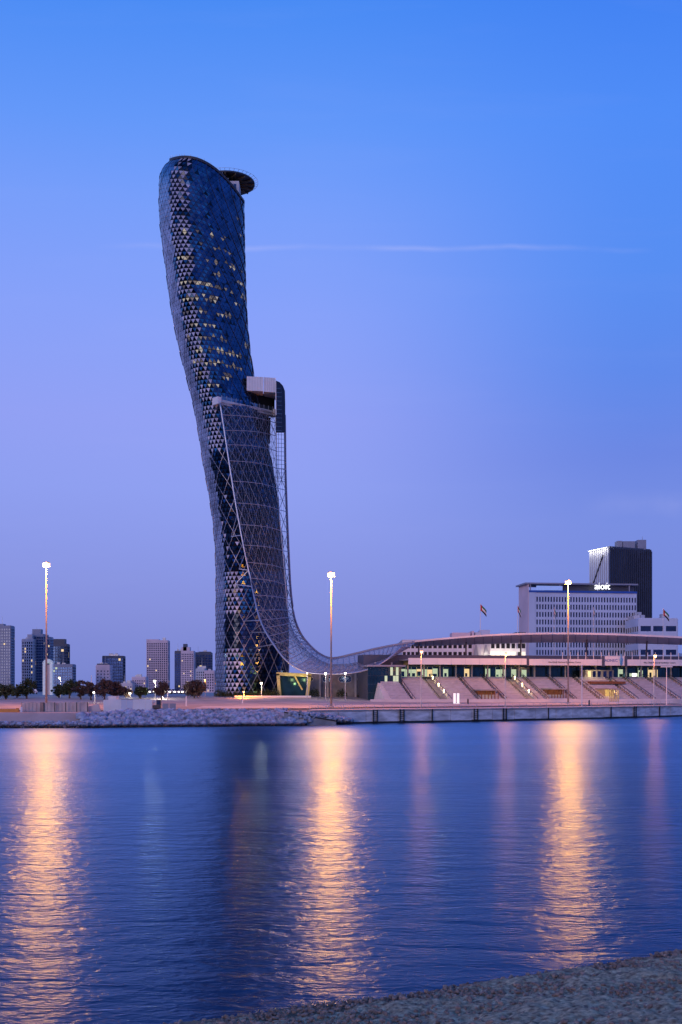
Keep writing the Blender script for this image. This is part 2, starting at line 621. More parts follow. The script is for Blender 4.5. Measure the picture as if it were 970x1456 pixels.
# quay wall : separate precast panels on a dark wet footing, ladders and fenders at the joints
qw = thing('quay_wall', 'long grey concrete quay wall with dark waterline along the promenade', 'wall', (SHORE[QUAY0][0], SHORE[QUAY0][1], 0))
foot, cope = MB(), MB()
for i in range(QUAY0, n - 2):
    (x0, y0), (x1, y1) = SHORE[i], SHORE[i + 1]
    d = Vector((x1 - x0, y1 - y0, 0))
    Ls = d.length
    d.normalize()
    nn = Vector((d.y, -d.x, 0))
    a, bq = Vector((x0, y0, 0)), Vector((x1, y1, 0))
    foot.hexa([a + nn * .02 + Vector((0, 0, -1)), bq + nn * .02 + Vector((0, 0, -1)), bq - nn * .5 + Vector((0, 0, -1)), a - nn * .5 + Vector((0, 0, -1)),
               a + nn * .02 + Vector((0, 0, .42)), bq + nn * .02 + Vector((0, 0, .42)), bq - nn * .5 + Vector((0, 0, .42)), a - nn * .5 + Vector((0, 0, .42))])
    cope.hexa([a + nn * .28 + Vector((0, 0, 2.42)), bq + nn * .28 + Vector((0, 0, 2.42)), bq - nn * .9 + Vector((0, 0, 2.42)), a - nn * .9 + Vector((0, 0, 2.42)),
               a + nn * .28 + Vector((0, 0, 2.72)), bq + nn * .28 + Vector((0, 0, 2.72)), bq - nn * .9 + Vector((0, 0, 2.72)), a - nn * .9 + Vector((0, 0, 2.72))])
    m_ = max(1, round(Ls / 6.0))
    for k in range(m_):
        p = a + d * (Ls * k / m_ + 0.06)
        q = a + d * (Ls * (k + 1) / m_ - 0.06)
        off = nn * (0.12 + random.uniform(-.02, .05))
        pm = MB()
        lo, hi = Vector((0, 0, .38 + random.uniform(-.05, .05))), Vector((0, 0, 2.415))
        pm.hexa([p + off + lo, q + off + lo, q - nn * .5 + lo, p - nn * .5 + lo, p + off + hi, q + off + hi, q - nn * .5 + hi, p - nn * .5 + hi])
        pm.build('panel', M['quay'], qw)
foot.build('footing', M['wet'], qw)
cope.build('coping', M['concrete'], qw)


def quay_at(px):
    """point on the quay line on a bearing"""
    best = None
    for i in range(1, n - 2):
        (x0, y0), (x1, y1) = SHORE[i], SHORE[i + 1]
        k = (px - CX) / F
        den = (x1 - x0) - k * (y1 - y0)
        if abs(den) < 1e-6:
            continue
        tt = (k * y0 - x0) / den
        if -1e-6 <= tt <= 1 + 1e-6:
            d = Vector((x1 - x0, y1 - y0, 0)).normalized()
            return Vector((x0 + tt * (x1 - x0), y0 + tt * (y1 - y0), 0)), d
    return best


for px, two in ((533, 1), (571, 1), (614, 0), (676, 1), (717, 1), (779, 0), (868, 0), (902, 1), (937, 0)):
    p, d = quay_at(px)
    nn = Vector((d.y, -d.x, 0))
    fm = MB()
    for s in ((-0.45, 0.45) if two else (0,)):
        c = p + d * s + nn * 0.2
        fm.beam(c + Vector((0, 0, 0.2)), c + Vector((0, 0, 2.7)), 0.2, 0.4)
    if two:
        for k in range(6):
            zz = 0.5 + k * 0.4
            fm.beam(p - d * .45 + nn * .3 + Vector((0, 0, zz)), p + d * .45 + nn * .3 + Vector((0, 0, zz)), 0.07)
    fm.build('ladder' if two else 'fender', M['black'], qw)

# promenade railing
rl = thing('promenade_railing', 'thin pale steel railing along the top of the quay', 'railing', (SHORE[QUAY0][0], SHORE[QUAY0][1], 2.7))
rails, posts = MB(), []
pm = MB()
pm.beam((0, 0, 0), (0, 0, 1.1), 0.07)
post_me = None
for i in range(QUAY0, n - 2):
    (x0, y0), (x1, y1) = SHORE[i], SHORE[i + 1]
    for h in (1.1, 0.6, 0.2):
        rails.beam((x0, y0 + .5, 2.72 + h), (x1, y1 + .5, 2.72 + h), 0.06)
    Ls = math.hypot(x1 - x0, y1 - y0)
    for k in range(int(Ls / 2)):
        f_ = k * 2 / Ls
        loc = (x0 + (x1 - x0) * f_, y0 + (y1 - y0) * f_ + .5, 2.72)
        if post_me is None:
            o_ = pm.build('post', M['galv'], rl)
            post_me = o_.data
            o_.location = Vector(loc)
        else:
            inst('post', post_me, rl, loc)
rails.build('rail', M['galv'], rl)

# rip-rap : uncountable boulders
rr, rr2_ = MB(), MB()
base_ico = []
bmi = bmesh.new()
bmesh.ops.create_icosphere(bmi, subdivisions=1, radius=1)
icov = [v.co.copy() for v in bmi.verts]
icof = [tuple(v.index for v in f.verts) for f in bmi.faces]
bmi.free()


def boulder(m, c, r, sq=0.75):
    ph = Vector((random.uniform(0, 99), random.uniform(0, 99), random.uniform(0, 99)))
    rot = Matrix.Rotation(random.uniform(0, 6.28), 3, 'Z') @ Matrix.Rotation(random.uniform(-.6, .6), 3, 'X')
    sxx, syy, szz = random.uniform(.7, 1.35), random.uniform(.7, 1.2), random.uniform(.55, .95)
    vs = []
    for v in icov:
        k = 1 + 0.45 * noise.noise(v * 1.1 + ph)
        w = rot @ Vector((v.x * sxx * k, v.y * syy * k, v.z * szz * k))
        vs.append((c[0] + w.x * r, c[1] + w.y * r, c[2] + w.z * r))
    m.add(vs, icof)


for i in range(2600):
    px = random.uniform(138, 432) if i % 8 else random.uniform(118, 150)
    Y0 = interp(px, [(130, 192.5), (250, 198), (432, 203.5)])
    f_ = random.random()
    Yv = Y0 - 1.0 + f_ * 7.0
    z = -0.3 + min(f_ * 1.15, 1) * 2.9
    if px > 405:
        z *= max(0.25, 1 - (px - 405) / 40)
    if px < 175:
        z *= 0.75 + .25 * max(0, (px - 118) / 57)
    boulder(rr, ((px - CX) / F * Yv, Yv, z), 0.2 + 0.62 * random.random() ** 2.2)
for i in range(420):
    px = random.uniform(-40, 140)
    Yv = random.uniform(190.5, 193.5)
    boulder(rr, ((px - CX) / F * Yv, Yv, (Yv - 191) * 0.45), random.uniform(0.12, 0.4))
rr.build('boulder_bank', M['rock'], kind='stuff')
tag(bpy.data.objects['boulder_bank'], 'grey boulder riprap sloping from the bank into the water', 'rocks')

for i in range(420):
    px = random.uniform(412, 500)
    Yq = interp(px, [(412, 205.8), (440, 207.2), (500, 213.5)])
    Yv = Yq + random.uniform(-1.4, .4)
    boulder(rr2_, ((px - CX) / F * Yv, Yv, interp(px, [(412, 2.2), (455, 1.9), (500, .6)]) * random.random() ** .5 + .3), random.uniform(.25, .5))
tag(rr2_.build('boulder_heap', M['rock'], kind='stuff'), 'grey boulders heaped behind the ramp against the quay wall', 'rocks')
big = MB()
c = V(118, 1018, 196)
boulder(big, c, 1.25)
tag(big.build('boulder', M['rock'], smooth=False), 'single large round boulder at the end of the brown hoarding', 'boulder')

# concrete slipway where the rocks meet the quay
sl = MB()
q0, q1 = V(404, 1013.5, 204.5), V(478, 1026, 208)
for (a_, b2, z_, w0, w1, mi) in ((q0, q1, 0, 0, 1.2, 0), (q0, q1, .22, -.12, 1.3, 1)):
    lo = -1.0 if mi == 0 else None
    bot = [Vector((p.x, p.y + w_, lo if mi == 0 else p.z + .003)) for p, w_ in ((a_, w0), (b2, w0), (b2, w1), (a_, w1))]
    top = [Vector((p.x, p.y + w_, p.z + z_)) for p, w_ in ((a_, w0), (b2, w0), (b2, w1), (a_, w1))]
    sl.hexa(bot + top, mi)
tag(sl.build('slipway', [M['concrete'], M['wet']]), 'dark edged concrete ramp wall between the boulders and the quay', 'ramp')

# ------------------------------------------------------------------ near beach
bm_shore = [(-40, 15), (-12, 19.2), (-6, 21.0)] + [shore_pt(*p) for p in ((230, 1458), (330, 1446), (430, 1431), (560, 1417), (700, 1395), (850, 1373), (970, 1350))] + [(14, 33), (24, 41), (60, 70)]


def beach_z(x, y):
    d = interp(x, bm_shore) - y
    z = 0.16 * d if d > 0 else 0.35 * d
    if d > 14:
        z = 0.16 * 14 + (d - 14) * 0.10
    return max(z, -1.2)


xs = np.concatenate([np.linspace(-40, -7, 30), np.arange(-6.9, 12, 0.035), np.linspace(12.3, 60, 60)])
ys = np.concatenate([np.linspace(-30, 12, 40), np.arange(12.1, 30.5, 0.06), np.linspace(31, 70, 40)])
xx, yy = np.meshgrid(xs, ys)
sx_ = np.interp(xx, [p[0] for p in bm_shore], [p[1] for p in bm_shore])
dd = sx_ - yy
zz = np.where(dd > 0, 0.16 * dd, 0.35 * dd)
zz = np.where(dd > 14, 0.16 * 14 + (dd - 14) * 0.10, zz)
zz = np.maximum(zz, -1.2)


def vnoise(x, y, s, seed):
    r = np.random.default_rng(seed)
    tab = r.random((256, 256))
    u, v = x / s, y / s
    i, j = np.floor(u).astype(int), np.floor(v).astype(int)
    a, b_ = u - i, v - j
    a, b_ = a * a * (3 - 2 * a), b_ * b_ * (3 - 2 * b_)
    g = lambda p, q: tab[p % 256, q % 256]
    return (g(i, j) * (1 - a) + g(i + 1, j) * a) * (1 - b_) + (g(i, j + 1) * (1 - a) + g(i + 1, j + 1) * a) * b_ - .5


amp = np.clip((dd + 0.3) / 1.2, 0.15, 1)
zz = zz + amp * (0.20 * vnoise(xx, yy, 1.3, 1) + 0.11 * vnoise(xx, yy, .38, 2) + 0.09 * np.abs(vnoise(xx, yy, .16, 3)) + 0.035 * vnoise(xx, yy, .08, 4))
nr, nc = xx.shape
verts = np.stack([xx.ravel(), yy.ravel(), zz.ravel()], 1)
idx = np.arange(nr * nc).reshape(nr, nc)
faces = np.stack([idx[:-1, :-1].ravel(), idx[:-1, 1:].ravel(), idx[1:, 1:].ravel(), idx[1:, :-1].ravel()], 1)
keep = (zz.ravel()[faces].max(1) > -0.6)
faces = faces[keep]
me = bpy.data.meshes.new('beach')
me.vertices.add(len(verts))
me.vertices.foreach_set('co', verts.ravel())
me.loops.add(faces.size)
me.loops.foreach_set('vertex_index', faces.ravel())
me.polygons.add(len(faces))
me.polygons.foreach_set('loop_start', np.arange(len(faces)) * 4)
me.polygons.foreach_set('loop_total', np.full(len(faces), 4))
me.update(calc_edges=True)
M['beach'] = pmat('coarse_sand', (0.78, 0.43, 0.24), 0.95, var=0.75, scale=8.0, bump=0.6, bscale=45)
bt = M['beach'].node_tree      # wet band along the water's edge
bb_ = bt.nodes['Principled BSDF']
bge = bt.nodes.new('ShaderNodeNewGeometry')
bsp = bt.nodes.new('ShaderNodeSeparateXYZ')
bt.links.new(bge.outputs['Position'], bsp.inputs[0])
bwet = bt.nodes.new('ShaderNodeMapRange')
bwet.inputs[1].default_value = 0.02
bwet.inputs[2].default_value = 0.20
bt.links.new(bsp.outputs['Z'], bwet.inputs[0])
bmx = bt.nodes.new('ShaderNodeMix')
bmx.data_type = 'RGBA'
bmx.inputs[6].default_value = (0.12, 0.085, 0.06, 1)
bt.links.new(bwet.outputs[0], bmx.inputs[0])
bt.links.new(bb_.inputs['Base Color'].links[0].from_socket, bmx.inputs[7])
bt.links.new(bmx.outputs[2], bb_.inputs['Base Color'])
me.materials.append(M['beach'])
beach = bpy.data.objects.new('beach', me)
col.objects.link(beach)
beach['kind'] = 'structure'

pb = MB()
for i in range(7000):
    x = random.uniform(-5, 12)
    d = random.expovariate(0.28) + 0.1
    y = interp(x, bm_shore) - d
    if y < 13:
        continue
    boulder(pb, (x, y, beach_z(x, y) + 0.01 + random.uniform(-.03, .05)), random.choice((.015, .02, .03, .045, .06)))
pbo = pb.build('pebbles', pmat('pebble', (0.40, 0.25, 0.17), 0.9, var=0.6, scale=7), kind='stuff')
tag(pbo, 'small brown pebbles scattered over the near sandy shore', 'pebbles')

# ------------------------------------------------------------------ leaning tower
XL = [(222, 247), (228, 242), (234, 235), (241, 230), (250, 227.4), (262, 226.2), (290, 226), (320, 227.5), (350, 231), (380, 235.5), (420, 240.5), (460, 247), (500, 255.7), (540, 266),
      (580, 276), (620, 283), (660, 289), (700, 296.5), (740, 302.5), (780, 306), (820, 307), (900, 307), (1000, 306.5)]
XR = [(220, 344), (260, 346), (290, 347), (350, 348), (420, 350), (460, 352), (500, 356), (545, 363), (580, 371), (620, 379), (660, 387), (700, 393.5), (760, 401), (840, 408), (880, 410), (1000, 411)]
TY = 336.0
NC, NR = 48, 128
ROT = R(40)
# unit cross-section: superellipse, long side turned away to the right, sampled at equal arc length
aa = np.linspace(0, 2 * np.pi, 4001)
EXN = 2.7
ux = np.sign(np.cos(aa)) * np.abs(np.cos(aa)) ** (2 / EXN)
uy = 0.74 * np.sign(np.sin(aa)) * np.abs(np.sin(aa)) ** (2 / EXN)
sl_ = np.concatenate([[0], np.cumsum(np.hypot(np.diff(ux), np.diff(uy)))])
tt = np.linspace(0, sl_[-1], 2 * NC + 1)[:-1]
ux, uy = np.interp(tt, sl_, ux), np.interp(tt, sl_, uy)
# reverse so that index grows clockwise seen from above is irrelevant; rotate
sxu = ux * math.cos(ROT) - uy * math.sin(ROT)
syu = ux * math.sin(ROT) + uy * math.cos(ROT)
ZB, ZT = 3.6, None
z_top_left = 6.7 + (HOR - 226) / F * 330
ROWS = []
zrow = np.linspace(ZB, z_top_left, NR + 1)
P = np.zeros((NR + 1, 2 * NC, 3))
for r in range(NR + 1):
    tpar = r / NR
    cxw, s = -20.0, 12.0
    z = np.full(2 * NC, zrow[r])
    w = max(0.0, (tpar - 0.70) / 0.30)
    w = w * w * (3 - 2 * w)
    for it in range(25):
        X = cxw + s * sxu
        Y = TY + s * syu
        if w > 0:
            px = CX + F * X / Y
            ss = np.clip((px - px.min()) / (px.max() - px.min()), 0, 1)
            ty = 228 - 40 * ss + 100 * ss ** 2
            ztop = CZ + (HOR - ty) / F * Y
            z = zrow[r] + w * (ztop - zrow[NR])
        px = CX + F * X / Y
        py = HOR - F * (z - CZ) / Y
        il, ir = px.argmin(), px.argmax()
        tl, tr = interp(py[il], XL), interp(py[ir], XR)
        el_, er_ = tl - px[il], tr - px[ir]
        cxw += (el_ + er_) / 2 * TY / F * 0.8
        s += (er_ - el_) / 2 * TY / F / sxu.max() * 0.7
    P[r, :, 0], P[r, :, 1], P[r, :, 2] = X, Y, z
print('tower base semi', s, 'x', cxw)


def TP(r, U):
    return Vector(P[r, int(round(2 * U)) % (2 * NC)])


def tower_front(px, py):
    """nearest facade point on a bearing"""
    best = None
    for it in range(3):
        Yg = best.y if best else TY - 8
        z = CZ + (HOR - py) / F * Yg
        r = int(np.clip(np.searchsorted(P[:, :, 2].mean(1), z), 1, NR - 1))
        ring = P[r]
        k = (px - CX) / F
        ys_ = []
        for i in range(2 * NC):
            a, b_ = ring[i], ring[(i + 1) % (2 * NC)]
            den = (b_[0] - a[0]) - k * (b_[1] - a[1])
            if abs(den) < 1e-9:
                continue
            q = (k * a[1] - a[0]) / den
            if 0 <= q <= 1:
                ys_.append(a[1] + q * (b_[1] - a[1]))
        if not ys_:
            return None
        best = V(px, py, min(ys_))
    return best


def nrm(r, U):
    i = int(round(2 * U)) % (2 * NC)
    r0, r1 = max(r - 1, 0), min(r + 1, NR)
    tu = Vector(P[r, (i + 1) % (2 * NC)]) - Vector(P[r, (i - 1) % (2 * NC)])
    tv = Vector(P[r1, i]) - Vector(P[r0, i])
    nv = tu.cross(tv).normalized()
    c_ = Vector(P[r].mean(0))
    if nv.dot(Vector(P[r, i]) - c_) < 0:
        nv = -nv
    return nv


tower = thing('leaning_tower', 'tall leaning blue glass tower with triangular panes and slanted top', 'tower', (P[0, :, 0].mean(), TY, ZB))
camv = cam.location


def tower_glass(name, c, rough):
    m = bpy.data.materials.new(name)
    m.use_nodes = True
    t = m.node_tree
    b = t.nodes['Principled BSDF']
    b.inputs['Metallic'].default_value = 1
    b.inputs['Roughness'].default_value = rough
    tcn = t.nodes.new('ShaderNodeTexCoord')
    nz = t.nodes.new('ShaderNodeTexNoise')
    nz.inputs['Scale'].default_value = 0.35
    nz.inputs['Detail'].default_value = 5
    t.links.new(tcn.outputs['Object'], nz.inputs['Vector'])
    rp = t.nodes.new('ShaderNodeValToRGB')
    rp.color_ramp.elements[0].position = .3
    rp.color_ramp.elements[1].position = .7
    rp.color_ramp.elements[0].color = (c[0] * .6, c[1] * .6, c[2] * .6, 1)
    rp.color_ramp.elements[1].color = (c[0] * 1.35, c[1] * 1.35, c[2] * 1.35, 1)
    t.links.new(nz.outputs[0], rp.inputs[0])
    t.links.new(rp.outputs[0], b.inputs['Base Color'])
    return m


MG = [tower_glass('tower_glass_blue', (0.050, 0.084, 0.160), 0.15),      # coated blue
      tower_glass('tower_glass_sunset', (0.60, 0.52, 0.54), 0.3),       # corner panes, reflected sunset glow put into the colour
      tower_glass('tower_glass_dark', (0.022, 0.028, 0.042), 0.14),
      tower_glass('tower_glass_teal', (0.14, 0.225, 0.28), 0.18),
      pmat('tower_lit_warm', (0.2, 0.15, 0.1), 0.3, emit=(1.0, 0.89, 0.72), es=0.34, var=0.4, scale=1.5),
      pmat('tower_lit_dim', (0.2, 0.15, 0.1), 0.3, emit=(1.0, 0.84, 0.64), es=0.12, var=0.4, scale=1.5),
      None,
      pmat('tower_lit_faint', (0.1, 0.09, 0.08), 0.3, emit=(1.0, 0.78, 0.55), es=0.05, var=0.4, scale=1.5)]
MG[6] = (tower_glass('tower_glass_sky_sheen', (0.36, 0.35, 0.40), 0.26))  # left strip: grazing sky reflection painted into the glass colour

floor_p = {}
tris = []
for r in range(NR):
    for c in range(NC):
        off = 0.5 * (r % 2)
        for up in (0, 1):
            if up:      # apex up
                U0, U1, Ua = c + off, c + 1 + off, c + .5 + off
                a, b_, d = TP(r, U0), TP(r, U1), TP(r + 1, Ua)
            else:       # apex down
                U0, U1, Ua = c + off - .5, c + off + .5, c + off
                a, b_, d = TP(r + 1, U1), TP(r + 1, U0), TP(r, Ua)
            cen = (a + b_ + d) / 3
            nv = (b_ - a).cross(d - a).normalized()
            axis = Vector(P[r].mean(0))
            ax2 = Vector((axis.x, axis.y, cen.z))
            if nv.dot(cen - ax2) < 0:
                nv = -nv
            view = (camv - cen).normalized()
            facing = nv.dot(view)
            px = CX + F * cen.x / cen.y
            py = HOR - F * (cen.z - CZ) / cen.y
            left = -nv.x          # >0 faces left
            # facade zones; corner band and left strip carry reflected glow as pane colour
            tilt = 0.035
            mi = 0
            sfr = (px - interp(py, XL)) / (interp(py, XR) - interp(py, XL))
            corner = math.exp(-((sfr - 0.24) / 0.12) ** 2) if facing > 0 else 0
            sky_strip = facing > 0 and sfr < 0.125 + random.uniform(-.02, .02)
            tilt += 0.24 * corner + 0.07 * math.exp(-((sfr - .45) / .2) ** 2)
            if sky_strip:
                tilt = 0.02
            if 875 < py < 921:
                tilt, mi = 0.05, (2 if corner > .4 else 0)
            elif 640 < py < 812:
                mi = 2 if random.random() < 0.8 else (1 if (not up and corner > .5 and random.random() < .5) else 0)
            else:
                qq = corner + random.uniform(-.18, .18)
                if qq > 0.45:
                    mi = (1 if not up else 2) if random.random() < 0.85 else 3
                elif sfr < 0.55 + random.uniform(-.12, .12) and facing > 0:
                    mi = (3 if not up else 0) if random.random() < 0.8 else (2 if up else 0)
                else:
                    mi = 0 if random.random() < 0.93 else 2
            if sky_strip:
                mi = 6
            # lit floors
            fl = int((cen.z - ZB) / 3.75)
            if fl not in floor_p:
                floor_p[fl] = (random.choice((0.3, 0.45, 0.6, 0.75, 0.6)), random.uniform(0, 50))
            if 300 < py < 548 and facing > 0 and sfr > 0.16:
                pf, ph = floor_p[fl]
                g = noise.noise(Vector((px * 0.09, fl * 1.7, ph)))
                lim = pf * interp(py, [(300, .2), (345, .7), (420, 0.9), (500, 1.35), (548, 1.2)]) * interp(px, [(245, .5), (270, 1.1), (320, 1), (345, .6), (360, .3)])
                zf = ((cen.z - ZB) / 3.75) % 1
                if .36 < zf < .70 and g + .5 > 1 - lim * 1.15 and random.random() < (0.75 if not up else .5):
                    mi = 4 if random.random() < interp(sfr, [(.2, .6), (.45, .35), (.8, .12)]) else (5 if random.random() < .55 else 7)
            elif 820 < py < 870 and nv.x < 0.1 and random.random() < .02:
                mi = 5
            jit = random.uniform(-.25, .25) * tilt
            # tilt about the horizontal edge: apex leans outwards
            d2 = d + nv * (tilt + jit)
            a2, b2 = a - nv * 0.02, b_ - nv * 0.02
            cc = (a2 + b2 + d2) / 3
            g_ = 0.78 if mi in (4, 5, 7) else 0.93
            tp = [cc + (q - cc) * g_ for q in (a2, b2, d2)]
            tris.append((tp, nv, mi, facing, px, py))

# the 300 panes that show largest are parts of their own
area = []
for i, (tp, nv, mi, fc, px, py) in enumerate(tris):
    q = [(F * p.x / p.y, F * p.z / p.y) for p in tp]
    A = abs((q[1][0] - q[0][0]) * (q[2][1] - q[0][1]) - (q[2][0] - q[0][0]) * (q[1][1] - q[0][1])) / 2
    hidden = fc <= 0.02 or (py > 560 and px > 318 + (py - 560) * 0.17)
    area.append(-1 if hidden else A)
top300 = set(np.argsort(area)[::-1][:300].tolist())
rest, single = MB(), 0


def pane_geo(tp, nv):
    bk = [p - nv * 0.06 for p in tp]
    vs = tp + bk
    fs = [(0, 1, 2), (5, 4, 3), (0, 3, 4, 1), (1, 4, 5, 2), (2, 5, 3, 0)]
    if (tp[1] - tp[0]).cross(tp[2] - tp[0]).dot(nv) < 0:
        fs = [tuple(reversed(f)) for f in fs]
    return vs, fs


for mg_ in (MG[1],):
    mg_.node_tree.nodes['Principled BSDF'].inputs['Metallic'].default_value = 0.35
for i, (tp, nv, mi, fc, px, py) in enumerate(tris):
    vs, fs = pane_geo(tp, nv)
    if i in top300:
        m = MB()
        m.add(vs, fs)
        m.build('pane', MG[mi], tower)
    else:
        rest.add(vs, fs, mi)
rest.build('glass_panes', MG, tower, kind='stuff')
# dark floors and core behind the glass
cr = MB()
for r in range(0, NR + 1, 4):
    cen = P[r].mean(0)
    for i in range(2 * NC):
        v = cen + (P[r, i] - cen) * 0.965
        cr.v.append(tuple(v))
nrr = NR // 4 + 1
for j in range(nrr - 1):
    for i in range(2 * NC):
        cr.f.append((j * 2 * NC + i, j * 2 * NC + (i + 1) % (2 * NC), (j + 1) * 2 * NC + (i + 1) % (2 * NC), (j + 1) * 2 * NC + i))
        cr.m.append(0)
cr.f.append(tuple((nrr - 1) * 2 * NC + i for i in range(2 * NC)))
cr.m.append(0)
cr.build('core', M['core'], tower)
# diagrid
dg_, dg_up, dg_sky = MB(), MB(), MB()
for r in range(NR):
    off = 0.5 * (r % 2)
    for c in range(NC):
        U = c + off
        for s_, cond in ((.5, (U - r / 2) % 3), (-.5, (U + r / 2) % 3)):
            if min(cond, 3 - cond) < 1e-6:
                a, b_ = TP(r, U), TP(r + 1, U + s_)
                na, nb = nrm(r, U), nrm(r + 1, U + s_)
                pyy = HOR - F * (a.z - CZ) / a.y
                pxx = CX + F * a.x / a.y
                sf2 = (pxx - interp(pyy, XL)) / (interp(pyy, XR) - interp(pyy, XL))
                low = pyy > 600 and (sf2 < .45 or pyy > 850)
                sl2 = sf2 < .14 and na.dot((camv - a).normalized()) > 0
                (dg_sky if sl2 else dg_ if low else dg_up).beam(a + na * (0.0 if sl2 else 0.07), b_ + nb * (0.0 if sl2 else 0.07), 0.05 if sl2 else 0.13 if low else 0.075, 0.10 if sl2 else 0.22, up=na)
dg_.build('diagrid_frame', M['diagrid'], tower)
dg_sky.build('diagrid_frame', MG[6], tower)  # left strip members share the painted sky sheen
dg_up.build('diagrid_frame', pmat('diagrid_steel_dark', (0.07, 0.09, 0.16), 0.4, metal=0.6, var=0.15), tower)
# roof rim
rim = MB()
rp_ = [Vector(P[NR, i]) + Vector((0, 0, .15)) for i in range(2 * NC)]
for i in range(2 * NC):
    rim.beam(rp_[i], rp_[(i + 1) % (2 * NC)], 0.5, 0.7)
rim.build('roof_rim', M['darksteel'], tower)
rmast = MB()
for i in range(0, 2 * NC, 3):
    if P[NR, i, 1] < TY + 4:
        rmast.beam(rp_[i], rp_[i] + Vector((0, 0, 1.0)), 0.07)
rmast.build('rim_railing', M['galv'], tower)
rm = MB()
for i in range(2 * NC):
    v = Vector(P[NR, i])
    rm.v.append((v.x * 1, v.y, v.z - .25))
rm.f.append(tuple(range(2 * NC)))
rm.m.append(0)
rm.build('roof', M['greywall'], tower)
# helipad
hc = V(324, 262, 345)
hp = MB()
hr = 8.4
K = 40
circ = lambda rr_, z_: [(hc.x + rr_ * math.cos(2 * math.pi * k / K), hc.y + rr_ * math.sin(2 * math.pi * k / K), z_) for k in range(K)]
hp.prism([(p[0], p[1]) for p in circ(hr, 0)], hc.z, hc.z + 0.45)
hpo = hp.build('helipad_deck', M['darksteel'], tower)
ht, hn = MB(), MB()
for k in range(16):
    t_ = 2 * math.pi * k / 16
    dv = Vector((math.cos(t_), math.sin(t_), 0))
    ht.beam(hc + dv * 1.5 + Vector((0, 0, -.25)), hc + dv * (hr - .2) + Vector((0, 0, -.25)), 0.22, 0.5)
    t2 = 2 * math.pi * (k + .5) / 16
    d2 = Vector((math.cos(t2), math.sin(t2), 0))
    ht.beam(hc + dv * (hr - .8) + Vector((0, 0, -.3)), hc + d2 * (hr - 3.2) + Vector((0, 0, -.5)), 0.14)
    t3 = 2 * math.pi * (k + 1) / 16
    d3 = Vector((math.cos(t3), math.sin(t3), 0))
    ht.beam(hc + d3 * (hr - .8) + Vector((0, 0, -.3)), hc + d2 * (hr - 3.2) + Vector((0, 0, -.5)), 0.14)
ht.build('truss', pmat('ochre_steel', (0.13, 0.10, 0.06), 0.5, var=0.2), hpo)
for k in range(K):
    t_ = 2 * math.pi * k / K
    dv = Vector((math.cos(t_), math.sin(t_), 0))
    hn.beam(hc + dv * hr + Vector((0, 0, .3)), hc + dv * (hr + 1.0) + Vector((0, 0, .75)), 0.08)
    t2 = 2 * math.pi * (k + 1) / K
    dv2 = Vector((math.cos(t2), math.sin(t2), 0))
    hn.beam(hc + dv * (hr + 1.0) + Vector((0, 0, .75)), hc + dv2 * (hr + 1.0) + Vector((0, 0, .75)), 0.06)
hn.build('safety_net', M['galv'], hpo)
sup = MB()
for k in range(6):
    t_ = 2 * math.pi * k / 6 + .3
    dv = Vector((math.cos(t_), math.sin(t_), 0))
    sup.beam(hc + dv * 5 + Vector((-1, 0, -.5)), hc + dv * 3.2 + Vector((-1.6, 0, -8)), 0.35)
sup.build('support', M['darksteel'], hpo)
ph_ = MB()
c0 = V(337, 272, 341)
ph_.box(c0.x - 2.4, c0.x + .9, c0.y - 3.0, c0.y + 3, c0.z - 6, c0.z - 5.4 + 7.2)
pho = ph_.build('stair_house', M['offwhite'], tower)
phw = MB()
phw.box(c0.x - 1.7, c0.x + .1, c0.y - 3.08, c0.y - 2.95, c0.z - 3, c0.z + .9)
phw.build('window', M['glassdark'], pho)

# ---- nineteenth floor terrace
fa, fb = tower_front(312, 566), tower_front(372, 580)
print('deck', fa, fb)
A = V(309, 569, fa.y - 2.2)
Bd = Vector(((391 - CX) / F * (A.y + 14.5), A.y + 14.5, A.z))
dk = thing('pool_terrace', 'pale steel pool terrace wrapped round the tower at mid height', 'terrace', A)
dv = (Bd - A)
dl = dv.length
dv.normalize()
nn = Vector((dv.y, -dv.x, 0))
back = -nn * 9.5
m = MB()


def slab(m, s0, s1, d0, d1, z0, z1, mi=0):
    q = [A + dv * s0 - nn * d0, A + dv * s1 - nn * d0, A + dv * s1 - nn * d1, A + dv * s0 - nn * d1]
    m.hexa([Vector((p.x, p.y, A.z + z0)) for p in q] + [Vector((p.x, p.y, A.z + z1)) for p in q], mi)


slab(m, 0.9, dl - .4, 0, 9, -1.0, -0.4)
slab(m, 0.7, dl - .2, -0.3, 9, -0.35, 0.35)
m.build('deck_slab', M['offwhite'], dk)
m = MB()
slab(m, 1.6, dl - .6, -0.05, 0.05, 0.38, 1.5)
m.build('glass_balustrade', pmat('balustrade_glass', (0.16, 0.22, 0.30), 0.15, metal=0.8, var=0.2), dk)
m = MB()
for k in range(12):
    s_ = 1.6 + k * (dl - 2.4) / 11
    slab(m, s_ - .05, s_ + .05, -0.12, 0.1, 0.38, 1.65)
m.build('balustrade_post', M['galv'], dk)
m = MB()
slab(m, -.2, 1.1, -.5, 2.2, -1.1, 1.0)
m.build('end_block', M['white'], dk)
m = MB()
slab(m, dl - .7, dl + .5, -.5, 1.5, -1.2, .9)
m.build('end_block', M['white'], dk)
m = MB()
for k in range(14):
    s_ = 1 + k * (dl - 2) / 13
    pA = A + dv * s_ + Vector((0, 0, -1.0))
    m.beam(pA, A + dv * (s_ + (0.9 if k % 2 else -.9)) - nn * 4 + Vector((0, 0, -3.6)), 0.16)
m.build('bracket', M['mesh_steel'], dk)
m = MB()
slab(m, dl * .45, dl + 1.2, 1.6, 9.4, 0.36, 5.5)
m.build('terrace_room', M['core'], dk)
m = MB()
slab(m, dl * .55, dl + .2, 2.5, 9.0, -9.0, -1.05)
m.build('service_core', M['core'], dk)
